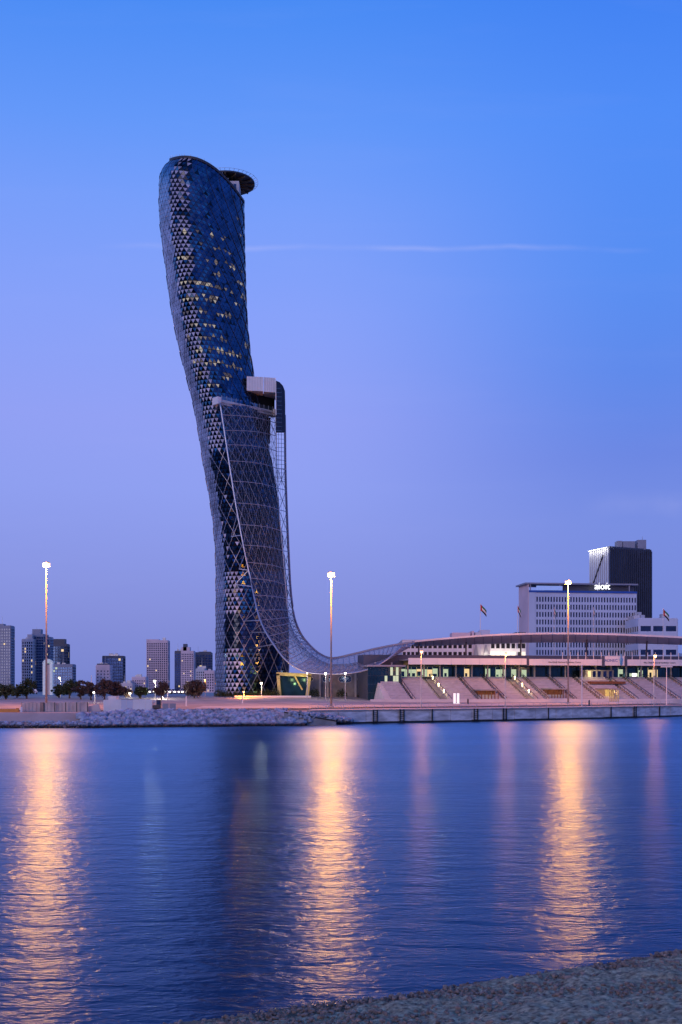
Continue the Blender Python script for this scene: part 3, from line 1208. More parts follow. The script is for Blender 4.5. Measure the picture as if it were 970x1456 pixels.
# upper cabins that overhang the terrace
zc0 = V(370, 559, A.y + 10).z
zc1 = V(370, 539, A.y + 10).z
for (pa, pb_, nm) in ((351, 374.4, 0), (375, 392, 1)):
    ya, yb = A.y + 7 + (0 if nm == 0 else 1.2), A.y + 7.8 + nm * 1.4
    m = MB()
    xa, xb = (pa - CX) / F * ya, (pb_ - CX) / F * yb
    dz = 0.35 * nm
    m.hexa([(xa, ya, zc0), (xb, yb, zc0), (xb * (yb + 9) / yb, yb + 9, zc0), (xa * (ya + 9) / ya, ya + 9, zc0), (xa, ya, zc1 + dz * .3), (xb, yb, zc1 + dz * .3), (xb * (yb + 9) / yb, yb + 9, zc1), (xa * (ya + 9) / ya, ya + 9, zc1)])
    cab = m.build('cabin', M['white'], dk)
    m = MB()
    for k in range(1, 6):
        f_ = k / 6
        xx_, yy_ = xa + (xb - xa) * f_, ya + (yb - ya) * f_
        m.box(xx_ - .03, xx_ + .03, yy_ - .05, yy_ + .05, zc0 + .15, zc1 - .1)
    m.build('panel_joint', M['galv'], cab)

# ---- woven steel canopy : from the terrace down the tower and out over the stands
LMR = [((313, 573), (392, 589), (405, 590)), ((319, 612), (393, 620), (405.5, 622)), ((325.5, 655), (394, 666), (406, 668)), ((335, 715), (397, 725), (408, 728)), ((346, 775), (402, 783), (410.5, 785)),
       ((356, 822), (406, 832), (413, 834)), ((366, 868), (409, 868), (417, 869)), ((375, 893), (412.5, 886), (421.5, 887)), ((389, 916), (420, 903), (429.5, 904)),
       ((407, 939), (434, 921), (442, 919)), ((432, 954.5), (452, 936), (456, 930.5)), ((463, 958.5), (472, 944), (473, 936)), ((500, 957), (505, 942), (503, 930)),
       ((528, 950), (532, 936), (532, 923)), ((550, 938), (555, 929), (560, 917.5)), ((570, 920), (580, 921), (590, 913))]
YL = [None, None, None, None, None, None, 318, 313, 308, 304, 302, 301, 301, 302, 304, 310]
YM = [None, None, None, None, None, None, 333, 330, 327, 325, 323, 321, 320, 320, 320, 322]
YR = [352, 352, 352, 352, 351, 349, 346, 343, 340, 337, 335, 333, 331, 330, 328, 328]
cLp, cMp, cRp = [], [], []
for i, (l, mm, rr_) in enumerate(LMR):
    if YL[i] is None:
        tf = tower_front(*l)
        yl = (tf.y if tf else TY - 10) - 2.4
        tf = tower_front(min(mm[0], 389), mm[1])
        ym = A.y + 14.5
        if tf:
            ym = min(ym, tf.y - 1.0)
        ym = max(ym, yl + 9)
    else:
        yl, ym = YL[i], YM[i]
    print(i, round(yl, 1), round(ym, 1))
    cLp.append(V(l[0], l[1], yl))
    cMp.append(V(mm[0], mm[1], ym))
    cRp.append(V(rr_[0], rr_[1], YR[i] if i else YR[0]))
SUBD = 4
cL, cM, cR = spline(cLp, SUBD), spline(cMp, SUBD), spline(cRp, SUBD)
can = thing('steel_mesh_canopy', 'woven steel mesh canopy sweeping from the leaning tower over the grandstand', 'canopy', cL[44])
m = MB()
m.tube(cL, 0.24, 8)
m.build('edge_tube', M['steel'], can, smooth=True)
m = MB()
m.tube(cM[:36], 0.17, 8)
m.build('edge_tube', M['steel'], can, smooth=True)
m = MB()
m.tube(cR, 0.36, 8)
m.build('edge_tube', M['greywall'], can, smooth=True)


def sheet_pt(i, f_):
    """f_ 0..1 across L-M, 1..2 across M-R"""
    a, b_ = (cL[i], cM[i]) if f_ <= 1 else (cM[i], cR[i])
    g = f_ if f_ <= 1 else f_ - 1
    p = a.lerp(b_, g)
    bul = math.sin(math.pi * g) * (1.0 if f_ <= 1 else 0.1)
    return p + Vector((0.6, -1.0, 0)) * bul * 2.2


nI = len(cL)
for i in range(nI):
    heavy = i % 2 == 0 or i > 40
    ribs = MB()
    pts_ = [sheet_pt(i, k / 8) for k in range(9)]
    if i > 6:
        pts_ += [sheet_pt(i, 1 + k / 2) for k in (1, 2)]
    ribs.tube(pts_, 0.12 if heavy else 0.05, 5)
    ribs.build('rib', M['rib_steel'] if heavy else M['mesh_steel'], can)
lon = MB()
NV = 22
for k in range(1, NV):
    for i in range(nI - 1):
        lon.beam(sheet_pt(i, k / NV), sheet_pt(i + 1, k / NV), 0.075)
for k in range(1, 4):
    for i in range(8, nI - 1):
        lon.beam(sheet_pt(i, 1 + k / 4), sheet_pt(i + 1, 1 + k / 4), 0.05)
# alternating web diagonals
for i in range(0, nI - 2, 2):
    for k in range(0, 6):
        if (i // 2 + k) % 3 == 0:
            lon.beam(sheet_pt(i, k / 6), sheet_pt(i + 2, (k + 1) / 6), 0.09)
    if 6 < i < 40:
        lon.beam(sheet_pt(i, 1.0), sheet_pt(i + 2, 2.0), 0.12)
        lon.beam(sheet_pt(i, 2.0), sheet_pt(i + 2, 1.0), 0.12)
lon.build('wire', M['mesh_steel'], can, kind='stuff')
brc = MB()
for i in range(0, nI - 2, 2):
    for k in range(7):
        brc.beam(sheet_pt(i, k / 7), sheet_pt(i + 2, (k + 1) / 7), 0.075)
        brc.beam(sheet_pt(i, (k + 1) / 7), sheet_pt(i + 2, k / 7), 0.075)
brc.build('brace', M['rib_steel'], can, kind='stuff')
# fine woven mesh infill : half open
def woven(name, colr, o0, o1):
    m_ = bpy.data.materials.new(name)
    m_.use_nodes = True
    t = m_.node_tree
    b = t.nodes['Principled BSDF']
    b.inputs['Base Color'].default_value = colr
    b.inputs['Roughness'].default_value = 0.6
    tr_ = t.nodes.new('ShaderNodeBsdfTransparent')
    mx = t.nodes.new('ShaderNodeMixShader')
    tcn = t.nodes.new('ShaderNodeTexCoord')
    nz = t.nodes.new('ShaderNodeTexNoise')
    nz.inputs['Scale'].default_value = 0.5
    t.links.new(tcn.outputs['Object'], nz.inputs['Vector'])
    mrn = t.nodes.new('ShaderNodeMapRange')
    mrn.inputs[3].default_value = o0
    mrn.inputs[4].default_value = o1
    t.links.new(nz.outputs[0], mrn.inputs[0])
    t.links.new(mrn.outputs[0], mx.inputs[0])
    t.links.new(tr_.outputs[0], mx.inputs[1])
    t.links.new(b.outputs[0], mx.inputs[2])
    t.links.new(mx.outputs[0], t.nodes['Material Output'].inputs[0])
    return m_


mm_ = [woven('woven_mesh', (0.06, 0.07, 0.11, 1), 0.08, 0.22), woven('woven_mesh_dense', (0.42, 0.38, 0.44, 1), 0.5, 0.75)]
sh = MB()
for i in range(nI):
    for k in range(9):
        sh.v.append(tuple(sheet_pt(i, k / 8)))
for i in range(nI - 1):
    for k in range(8):
        sh.f.append((i * 9 + k, i * 9 + k + 1, (i + 1) * 9 + k + 1, (i + 1) * 9 + k))
        sh.m.append(1 if i >= 38 else 0)
o = len(sh.v)
i0 = 24
for i in range(i0, nI):
    for k in range(3):
        sh.v.append(tuple(sheet_pt(i, 1 + k / 2)))
for i in range(nI - 1 - i0):
    for k in range(2):
        sh.f.append((o + i * 3 + k, o + i * 3 + k + 1, o + (i + 1) * 3 + k + 1, o + (i + 1) * 3 + k))
        sh.m.append(1 if i + i0 >= 34 else 0)
sh.build('mesh_sheet', mm_, can, smooth=True)
# end wall of the canopy beside the cabins, rounded shoulder
ew = MB()
prof = [(392.5, 541), (398, 543.5), (402.5, 548.5), (405.3, 556), (405.8, 575), (405.8, 592), (405.9, 614)]
yA, yB = A.y + 9, 350
fr = [V(px, py, yA + (yB - yA) * (px - 392) / 14) for px, py in prof]
lf = [V(392.4, p[1], yA) for p in prof]
for i in range(len(prof)):
    ew.v += [tuple(lf[i]), tuple(fr[i]), tuple(fr[i] + Vector((-.6, 1.2, 0))), tuple(lf[i] + Vector((0.2, 1.2, 0)))]
for i in range(len(prof) - 1):
    a = i * 4
    for q in range(4):
        ew.f.append((a + q, a + (q + 1) % 4, a + 4 + (q + 1) % 4, a + 4 + q))
        ew.m.append(0)
ew.f += [(3, 2, 1, 0), tuple(len(ew.v) - 4 + q for q in range(4))]
ew.m += [0, 0]
ew.build('end_wall', pmat('end_wall_glass', (0.03, 0.035, 0.06), 0.85, var=0.2, spec=0.15), can)
eg = MB()
for k in range(7):
    for i in range(1, len(prof) - 1):
        pass
for py in range(552, 690, 6):
    xr_ = interp(py, [(p[1], p[0]) for p in prof]) if py < 614 else 406.5
    eg.beam(V(392.4, py, yA - .15), V(xr_ - .6, py + .6, (yA + (yB - yA) * (xr_ - 392) / 14) - .15), 0.12)
for px in (396, 400):
    eg.beam(V(px, 549, yA + (yB - yA) * (px - 392) / 14 - .18), V(px + .4, 690, yA + (yB - yA) * (px - 392) / 14 - .18), 0.12)
eg.build('end_grid', M['mesh_steel'], can)
m = MB()
m.beam(V(392.2, 541, yA - .2), V(392.6, 590, yA - .2), 0.22)
m.build('edge_trim', M['white'], can)
# struts tying the canopy to the tower face
for l in ((353, 806), (347, 828), (361, 880), (370, 896), (377, 918), (342, 760)):
    tf = tower_front(l[0] - 13, l[1] + 3)
    i = min(range(nI), key=lambda q: abs(HOR - F * (cL[q].z - CZ) / cL[q].y - l[1]) if q < 40 else 999)
    if tf:
        for (i_2, w_) in ((i, .2), (max(i - 2, 0), .13)):
            st = MB()
            st.beam(tf, cL[i_2], w_)
            st.build('strut', M['steel'], can)
# ribbon roof running on to the right above the stands
rf = [(590, 913.0, 318), (640, 908.5, 318), (700, 904.2, 318), (770, 902, 319), (850, 902.6, 320), (920, 905, 322), (1000, 909, 324), (1080, 914, 328)]
rb = [(588, 919, 325), (640, 917.5, 325), (700, 915.5, 325), (770, 913.6, 326), (850, 914, 327), (920, 915.5, 329), (1000, 918, 331), (1080, 921, 335)]
cf, cb = spline([V(*p) for p in rf], 5), spline([V(*p) for p in rb], 5)
m = MB()
for i in range(len(cf)):
    m.v += [tuple(cf[i]), tuple(cb[i]), tuple(cb[i] + Vector((0, 0, .5))), tuple(cf[i] + Vector((0, 0, .5)))]
for i in range(len(cf) - 1):
    a = i * 4
    for q in range(4):
        m.f.append((a + q, a + 4 + q, a + 4 + (q + 1) % 4, a + (q + 1) % 4))
        m.m.append(0)
m.f += [(0, 1, 2, 3), tuple(len(m.v) - 1 - q for q in range(4))]
m.m += [0, 0]
m.build('ribbon_roof', pmat('ribbon_cladding', (0.74, 0.71, 0.75), 0.6, var=0.12, scale=0.2), can)
m = MB()
for i in range(len(cf)):
    m.beam(cf[i] + Vector((0, -.05, -.06)), cb[i] + Vector((0, 0, -.06)), 0.14)
m.build('ribbon_rib', M['rib_steel'], can)
m = MB()
for i in range(1, len(cf), 6):
    q = cf[i].lerp(cb[i], .6)
    m.beam(q, Vector((q.x, q.y + 3, gz(q.x, q.y))), 0.4)
m.build('column', M['darksteel'], can)

# ------------------------------------------------------------------ generic buildings
def facade(wall, panes, p0, p1, z0, z1, cols, rows, pier=0.4, span=0.45, depth=0.35, mi=0, base=0.0, top=0.0):
    """wall bands and piers stand proud of recessed panes. p0->p1 left to right seen from outside"""
    p0, p1 = Vector((p0[0], p0[1], 0)), Vector((p1[0], p1[1], 0))
    d = p1 - p0
    Lw = d.length
    d.normalize()
    nn = Vector((d.y, -d.x, 0))

    def bx(m, s0, s1, za, zb, dn0, dn1, mi=0):
        q = [p0 + d * s0 + nn * dn1, p0 + d * s1 + nn * dn1, p0 + d * s1 + nn * dn0, p0 + d * s0 + nn * dn0]
        m.hexa([Vector((p.x, p.y, za)) for p in q] + [Vector((p.x, p.y, zb)) for p in q], mi)
    zz0, zz1 = z0 + base, z1 - top
    fh = (zz1 - zz0) / rows
    cw = Lw / cols
    for r_ in range(rows + 1):
        a = zz0 + r_ * fh - fh * span / 2
        b_ = zz0 + r_ * fh + fh * span / 2
        if r_ == 0:
            a = z0
        if r_ == rows:
            b_ = z1
        bx(wall, 0, Lw, a, b_, 0, depth, mi)
    for r_ in range(rows):
        a = zz0 + r_ * fh + fh * span / 2
        b_ = zz0 + (r_ + 1) * fh - fh * span / 2
        for c_ in range(cols + 1):
            s0 = max(0, c_ * cw - cw * pier / 2)
            s1 = min(Lw, c_ * cw + cw * pier / 2)
            if pier > 0:
                bx(wall, s0, s1, a, b_, 0, depth * .96, mi)
        for c_ in range(cols):
            s0, s1 = c_ * cw + cw * pier / 2, (c_ + 1) * cw - cw * pier / 2
            m = MB()
            bx(m, s0, s1, a, b_, -0.04, 0.08)
            panes.append((m, Lw, c_, r_))


def tower_block(name, label, pl, pr, ytop, Yd, depth, wallm, panem, cols, rows, pier=.4, span=.45, side=None, zb=4.0, skew=0.0, litp=0.03, group=None, topextra=None, litm='lit_warm', sidecols=6, individually=False, cat='building', base=1.0, top=1.5):
    """rectangular block; pl, pr bearings of the front corners; skew turns the right end away (m)"""
    if pl < 400:
        depth = min(depth, 9)
    z1 = CZ + (HOR - ytop) / F * Yd
    x0 = (pl - CX) / F * Yd
    Yr = Yd + skew
    x1 = (pr - CX) / F * Yr
    a, b_ = Vector((x0, Yd, 0)), Vector((x1, Yr, 0))
    d = (b_ - a).normalized()
    nb = Vector((-d.y, d.x, 0)) * depth
    c_, dd_ = b_ + nb, a + nb
    root = thing(name, label, cat, ((x0 + x1) / 2, Yd, zb), group)
    core = MB()
    core.prism([(p.x, p.y) for p in (a, b_, c_, dd_)], zb, z1 - .05)
    wall, panes = MB(), []
    facade(wall, panes, a, b_, zb, z1, cols, rows, pier, span, base=base, top=top)
    if x0 > 0 or True:
        facade(wall, panes, dd_, a, zb, z1, sidecols, rows, pier, span, base=base, top=top)
        facade(wall, panes, b_, c_, zb, z1, sidecols, rows, pier, span, base=base, top=top)
    core.build('core', wallm if pier > .2 else M['darkwall'], root)
    wall.build('wall', wallm, root)
    dark, lit = MB(), MB()
    for (pm_, *_r) in panes:
        tgt = lit if random.random() < litp else dark
        tgt.add(pm_.v, pm_.f)
    dark.build('windows', panem, root, kind='stuff')
    if lit.v:
        lit.build('lit_windows', M[litm], root, kind='stuff')
    rf_ = MB()
    inn = [p + (((a + c_) / 2) - p).normalized() * .02 for p in (a, b_, c_, dd_)]
    rf_.prism([(p.x, p.y) for p in inn], z1 - .04, z1 + .35)
    rfo = rf_.build('roof', wallm, root)
    rs_ = random.Random(int(pl * 10))
    for _k in range(rs_.choice((1, 2, 3))):
        m_ = MB()
        f_ = rs_.uniform(.12, .75)
        c_x, c_y = (a + (b_ - a) * f_ + nb * rs_.uniform(.2, .6)).to_tuple()[:2]
        w_ = rs_.uniform(1.2, 2.8)
        m_.box(c_x, c_x + w_, c_y, c_y + w_, z1 + .34, z1 + .35 + rs_.uniform(.8, 2.2))
        m_.build('roof_plant', M['galv'], rfo)
    if rs_.random() < .6:
        m_ = MB()
        q_ = a + (b_ - a) * rs_.uniform(.2, .8) + nb * .5
        m_.tube([(q_.x, q_.y, z1 + .3), (q_.x, q_.y, z1 + rs_.uniform(4, 8))], [.14, .05], 6)
        m_.build('antenna', M['galv'], rfo)
    if topextra:
        for (qa, qb, yt, mt) in topextra:
            m_ = MB()
            xa, xb = (qa - CX) / F * (Yd + 2), (qb - CX) / F * (Yd + 2)
            m_.box(xa, xb, Yd + 2, Yd + min(depth - 1, 9), z1 + .36, CZ + (HOR - yt) / F * (Yd + 2))
            m_.build('roof_box', mt, rfo)
    return root, z1


# far left skyline
tower_block('office_tower', 'dark grey gridded tower at the left edge of the skyline', -26, 15, 890, 760, 26, M['greywall'], M['glassdark'], 12, 22, .35, .4, topextra=[(-20, 5, 887, M['greywall'])], litp=.02)
tower_block('apartment_tower', 'slim beige tower with dark window slots behind the white lit arch', 31.5, 47, 909, 800, 18, M['beige'], M['glassdark'], 5, 17, .45, .35, topextra=[(39, 46, 902, M['beige'])])
tower_block('glass_tower', 'blue glass tower with grey block on top beside the beige tower', 45, 62, 902, 806, 20, M['greywall'], M['glassblue'], 7, 20, .12, .2, topextra=[(46, 58, 894.5, M['greywall'])], litp=.01)
tower_block('glass_tower', 'narrow grey blue tower behind the left lamp mast', 58, 71, 906, 812, 20, M['greywall'], M['glassblue'], 5, 19, .3, .3)
r_, z_ = tower_block('glass_tower', 'blue glass tower with a black portal frame on its top', 71, 95, 916, 860, 22, M['darkwall'], M['glassblue'], 6, 16, .1, .18, topextra=[(73, 92, 908.5, M['darkwall'])])
tower_block('office_block', 'lower blue block with white lit corner in front of the portal tower', 75, 103, 945, 740, 20, M['greywall'], M['glassblue'], 8, 9, .15, .3, litp=.06, litm='lit_green')
tower_block('office_block', 'wide blue glass block behind the dry brown trees', 146, 175, 933, 900, 26, M['darkwall'], M['glassblue'], 9, 11, .1, .25, topextra=[(155, 168, 930.5, M['steel'])])
tower_block('apartment_block', 'pink block with dark flat top before the wide blue block', 137, 156, 946, 780, 20, M['pinkwall'], M['glassdark'], 4, 7, .6, .55, topextra=[(138, 155, 943.5, M['darkwall'])], top=3)
tower_block('apartment_tower', 'broad pink gridded tower in the middle of the left skyline', 209, 238.5, 911, 820, 24, M['pinkwall'], M['glassdark'], 10, 22, .4, .35, topextra=[(208, 226, 909, M['pinkwall'])], litp=.02, sidecols=4)
tower_block('apartment_block', 'low pinkish block at the left foot of the broad pink tower', 188, 207, 963, 700, 18, M['pinkwall'], M['glassdark'], 6, 5, .5, .5)
tower_block('apartment_block', 'small beige block left of the low pinkish block', 170, 188, 972, 690, 16, M['beige'], M['glassdark'], 5, 3, .5, .5, litp=.15)
tower_block('apartment_tower', 'pink tower with stepped pointed crown left of the leaning tower', 258, 275, 926, 800, 24, M['pinkwall'], M['glassdark'], 7, 18, .45, .4, topextra=[(258, 270, 920, M['pinkwall']), (260.5, 265.5, 915.5, M['darkwall'])], sidecols=6)
tower_block('apartment_tower', 'dark blue slab joined to the left of the pointed pink tower', 249, 258.5, 926, 803, 20, M['darkwall'], M['glassblue'], 4, 18, .2, .25)
tower_block('glass_tower', 'dark blue tower with heavy frame behind the pink tower', 275, 300, 928, 860, 24, M['darkwall'], M['glassblue'], 6, 14, .25, .25, topextra=[(283, 299, 926.5, M['darkwall'])])
tower_block('apartment_block', 'white stepped block in front of the dark framed tower', 279, 291, 951, 700, 16, M['offwhite'], M['glassdark'], 4, 8, .5, .4, topextra=[(281, 287, 947.5, M['offwhite'])])
tower_block('apartment_block', 'low pinkish block close beside the base of the leaning tower', 291, 304.5, 954, 690, 16, M['pinkwall'], M['glassdark'], 4, 7, .5, .4, litp=.04)
# white lit arch-like pylon building
py_ = thing('lit_pylon', 'white lit twin pillar structure with rounded top below the left mast', 'pylon', V(68, 991, 420))
m = MB()
for px in (63.5, 73.5):
    m.beam(V(px, 992, 420), V(px, 944, 420), 1.0, 1.6)
for k in range(9):
    a0, a1 = math.pi * k / 9, math.pi * (k + 1) / 9
    m.beam(V(68.5 - 5 * math.cos(a0), 944 - 4 * math.sin(a0), 420), V(68.5 - 5 * math.cos(a1), 944 - 4 * math.sin(a1), 420), .9, 1.6)
m.build('frame', pmat('pale_lit_cladding', (.7, .75, .75), .4, emit=(.75, .95, 1), es=.10), py_)
m = MB()
p = V(68.5, 945, 421)
m.box(p.x - 1.1, p.x + 1.1, 421, 424, 4, p.z)
m.build('core', M['pinkwall'], py_)

# ------------------------------------------------------------------ right: hotel slab
HY = 450.0
hz0, hz1 = 4.2, CZ + (HOR - 842) / F * HY
hx0, hx1 = (752 - CX) / F * HY, (905.5 - CX) / F * (HY + 6)
ha, hb = Vector((hx0, HY, 0)), Vector((hx1, HY + 6, 0))
hd = (hb - ha).normalized()
hn_ = Vector((-hd.y, hd.x, 0)) * 13
hotel = thing('hotel_slab', 'long white hotel slab with rows of narrow windows and rooftop signs', 'hotel', (hx0, HY, hz0))
m = MB()
m.prism([(p.x, p.y) for p in (ha, hb, hb + hn_, ha + hn_)], hz0, hz1 - .05)
m.build('core', M['hotelwall'], hotel)
wall, panes = MB(), []
facade(wall, panes, ha + hd * 2.8, hb - hd * .2, hz0, hz1 - 1.0, 36, 13, .46, .34, depth=.4, base=.5, top=.3)
m = MB()
# plain left end bay and side
q = [ha - Vector((0, 0, 0)), ha + hd * 2.8]
m.hexa([ha + Vector((0, -.4, hz0)), ha + hd * 2.79 + Vector((0, -.4, hz0)), ha + hd * 2.79 + Vector((0, .1, hz0)), ha + Vector((0, .1, hz0)),
        ha + Vector((0, -.4, hz1)), ha + hd * 2.79 + Vector((0, -.4, hz1)), ha + hd * 2.79 + Vector((0, .1, hz1)), ha + Vector((0, .1, hz1))])
m.build('end_bay', M['hotelwall'], hotel)
wall.build('wall', M['hotelwall'], hotel)
m = MB()
m.hexa([ha + hn_ + Vector((-.3, 0, hz0)), ha + Vector((-.3, -.3, hz0)), ha + Vector((-.02, -.3, hz0)), ha + hn_ + Vector((-.02, 0, hz0)),
        ha + hn_ + Vector((-.3, 0, hz1 + 3.2)), ha + Vector((-.3, -.3, hz1 + 3.2)), ha + Vector((-.02, -.3, hz1 + 3.2)), ha + hn_ + Vector((-.02, 0, hz1 + 3.2))])
m.build('side_wall', M['pinkwall'], hotel)
wrest = MB()
panes.sort(key=lambda t: -t[3])
for k, (pm_, *_x) in enumerate(panes):
    if k < 300:
        pm_.build('window', M['glassdark'], hotel)
    else:
        wrest.add(pm_.v, pm_.f)
wrest.build('windows', M['glassdark'], hotel, kind='stuff')
# blue parapet band, recessed top storey, floating roof slab
m = MB()
m.prism([(p.x, p.y) for p in (ha + Vector((0, -.6, 0)), hb + Vector((0, -.6, 0)), hb + hn_, ha + hn_)], hz1 - .04, hz1 + .75)
m.build('parapet', M['blue_letter'], hotel)
m = MB()
m.prism([(p.x, p.y) for p in (ha + hd * 10 + Vector((0, 2, 0)), hb + Vector((-.5, 2, 0)), hb + hn_ * .8, ha + hn_ * .8 + hd * 10)], hz1 + .76, hz1 + 3.2)
m.build('top_storey', M['darkwall'], hotel)
m = MB()
zr = hz1 + 3.25
m.prism([(p.x, p.y) for p in (ha + Vector((-1.6, -1.2, 0)), hb + Vector((.3, -1.2, 0)), hb + hn_, ha + hn_ + Vector((-1.6, 0, 0)))], zr, zr + .6)
m.build('roof_slab', M['greywall'], hotel)
m = MB()
for s_ in (0.6, 13, 29, 42.5):
    q = ha + hd * s_ + Vector((0, -.3, 0))
    m.beam((q.x, q.y, hz1 + .76), (q.x, q.y, zr), 0.4)
m.build('roof_post', M['greywall'], hotel)
p = V(860, 836.5, HY - 1)
text_mesh('roof_sign', 'aloft', 3.7, M['sign_white'], hotel, (p.x, HY + 3.2, hz1 + 2.6), math.atan2(hd.y, hd.x), .12)
bpm = MB()
ang = math.atan2(hd.y, hd.x)
q0, q1 = ha + hd * 3 + Vector((0, -.9, 0)), ha + hd * 14 + Vector((0, -.9, 0))
bpm.hexa([Vector((q.x, q.y + dy, z)) for z in (hz1 + .8, hz1 + 2.6) for (q, dy) in ((q0, 0), (q1, 0), (q1, .15), (q0, .15))])
bpm.build('blue_sign_board', pmat('blue_sign_face', (.3, .42, .75), .4, emit=(.35, .5, .9), es=.35), hotel)

# dark fin tower behind
C0, Lb, Rb = V(866.3, 0, 600), V(838.2, 0, 618), V(927.5, 0, 614)
dtz = CZ + (HOR - 777.5) / F * 600
C0, Lb, Rb = [Vector((p.x, p.y, 0)) for p in (C0, Lb, Rb)]
D4 = Lb + Rb - C0
dt = thing('dark_office_tower', 'dark tower with vertical fins and one white lit side behind the hotel', 'tower', C0 + Vector((0, 0, 4)))
m = MB()
m.prism([(p.x, p.y) for p in (C0, Rb, D4, Lb)], 4, dtz - .8)
m.build('core', M['darkwall'], dt)
dR, dL = (Rb - C0), (Lb - C0)
nR = Vector((dR.y, -dR.x, 0)).normalized()
nL = Vector((-dL.y, dL.x, 0)).normalized()
gl, fins = MB(), MB()
for k in range(22):
    s0, s1 = k / 22, (k + 1) / 22
    a, b_ = C0 + dR * (s0 + .008), C0 + dR * (s1 - .008)
    zt_ = dtz - random.choice((1, 1, 2, 5, 9))
    gl.hexa([Vector((p.x, p.y, z)) for z in (5, zt_) for p in (a + nR * .12, b_ + nR * .12, b_, a)])
    f0 = C0 + dR * s0
    fins.hexa([Vector((p.x, p.y, z)) for z in (4.5, dtz) for p in (f0 + nR * .7, f0 + nR * .7 + dR * .007, f0 + dR * .007, f0)])
gl.build('glazing_strip', M['glassdark'], dt)
fins.build('fin', M['darkwall'], dt)
m = MB()
lf_ = MB()
for k in range(10):
    s0, s1 = k / 10, (k + 1) / 10
    a, b_ = C0 + dL * (s1 - .02), C0 + dL * (s0 + .02)
    m.hexa([Vector((p.x, p.y, z)) for z in (5, dtz - .2) for p in (a + nL * .4, b_ + nL * .4, b_, a)])
m.build('white_panel', M['white'], dt)
m = MB()
a, b_ = C0 + dL * 1.0 + nL * .6, C0 + dL * .25 + nL * .6
m.beam((a.x, a.y, dtz - 26), (b_.x, b_.y, dtz - 4), 0.8, .3)
m.build('diagonal_brace', M['darksteel'], dt)
m = MB()
m.beam(Vector((C0.x, C0.y, dtz - .3)) + nL * 1.0 + dL * .02, Vector((C0.x, C0.y, dtz - .3)) + nL * 1.0 + dL * .98, .35)
m.build('cornice_lamp', lamp_mat('cornice_lens', (1, .97, .9), .8), dt)
for f_ in (.1, .3, .5, .7, .9):
    q = Vector((C0.x, C0.y, dtz + .1)) + nL * 2.6 + dL * f_
    point(dt, q, 420, (1, .97, .9), .5)
m = MB()
m.prism([(p.x, p.y) for p in (C0 + dR * .03 + dL * .03, C0 + dR * .97 + dL * .03, C0 + dR * .97 + dL * .97, C0 + dR * .03 + dL * .97)], dtz - .75, dtz + .5)
m.build('roof', M['darkwall'], dt)
for (qa, qb, yt) in ((878, 885, 769), (886, 903, 769.5), (907, 919, 767.5)):
    m = MB()
    m.box((qa - CX) / F * 612, (qb - CX) / F * 612, 612, 618, dtz - .2, CZ + (HOR - yt) / F * 612)
    m.build('plant_room', M['greywall'], dt)
m = MB()
m.tube([V(913.5, 770, 614), V(913.5, 763, 614)], .15, 6)
m.build('antenna', M['galv'], dt)

# low white building on the far right
r_, z_ = tower_block('office_block', 'low white block with long horizontal window bands right of the hotel', 909, 963, 880, 430, 20, M['hotelwall'], M['glassdark'], 3, 6, .18, .55, litp=0, zb=4)
r_, z_ = tower_block('office_block', 'pale link block tucked between the hotel and the low white block', 903, 914, 876, 445, 16, M['offwhite'], M['glassdark'], 2, 6, .3, .5, litp=0, zb=4)
tower_block('office_block', 'pale block at the right edge behind the ribbon roof', 966, 1040, 930, 440, 20, M['hotelwall'], M['glassblue'], 12, 3, .3, .4, litp=0.05, zb=4)

# ------------------------------------------------------------------ exhibition hall behind the stands
hall = thing('exhibition_hall', 'white exhibition hall with dark upper windows and lit lower windows', 'hall', V(660, 975, 352))
HLY = 352.0
x0, x1 = (572 - CX) / F * HLY, (748 - CX) / F * HLY
zt0 = CZ + (HOR - 915) / F * HLY
m = MB()
m.box(x0, x1, HLY, HLY + 30, 4, zt0 + 1.2)
m.build('core', M['offwhite'], hall)
wall, panes = MB(), []
segs = ((572, 608, 6), (608, 672, 9), (697, 748, 7))
for (pa, pb_, nc_) in segs:
    facade(wall, panes, ((pa - CX) / F * HLY, HLY), ((pb_ - CX) / F * HLY, HLY), CZ + (HOR - 937) / F * HLY, zt0 + .8, nc_, 2, .3, .42, .35, base=.1, top=.2)
wall.build('wall', M['white'], hall)
for (pm_, Lw, c_, r0) in panes:
    lit_ = r0 == 0 and Lw > 9 and pm_.v[0][0] > 44 and random.random() < .85
    pm_.build('window', M['lit_white'] if lit_ else M['core'], hall)
m = MB()
for pc in (677, 691):
    q = V(pc, 926, HLY - .4)
    m.hexa([(q.x - 1.5, HLY - .8, 12), (q.x + 1.5, HLY - .8, 12), (q.x + 1.5, HLY - .02, 12), (q.x - 1.5, HLY - .02, 12),
            (q.x - .2, HLY - .8, q.z + 2), (q.x + .2, HLY - .8, q.z + 2), (q.x + .2, HLY - .02, q.z + 2), (q.x - .2, HLY - .02, q.z + 2)])
m.build('gable_panel', M['greywall'], hall)
for (qa, qb, yt, mt) in ((643, 669, 899.5, M['pinkwall']), (671, 674.5, 897, M['pinkwall']), (676, 683, 899, M['offwhite']), (684, 697, 895.5, M['hotelwall']), (733, 748, 899, M['darkwall'])):
    m = MB()
    Yq = 366
    m.box((qa - CX) / F * Yq, (qb - CX) / F * Yq, Yq, Yq + 8, zt0 + 1.21, CZ + (HOR - yt) / F * Yq)
    m.build('roof_box', mt, hall)
for px in (690, 702, 714, 726, 738):
    q = V(px, 931, HLY - 2)
    point(hall, q, 160, (1, .86, .62), .3)

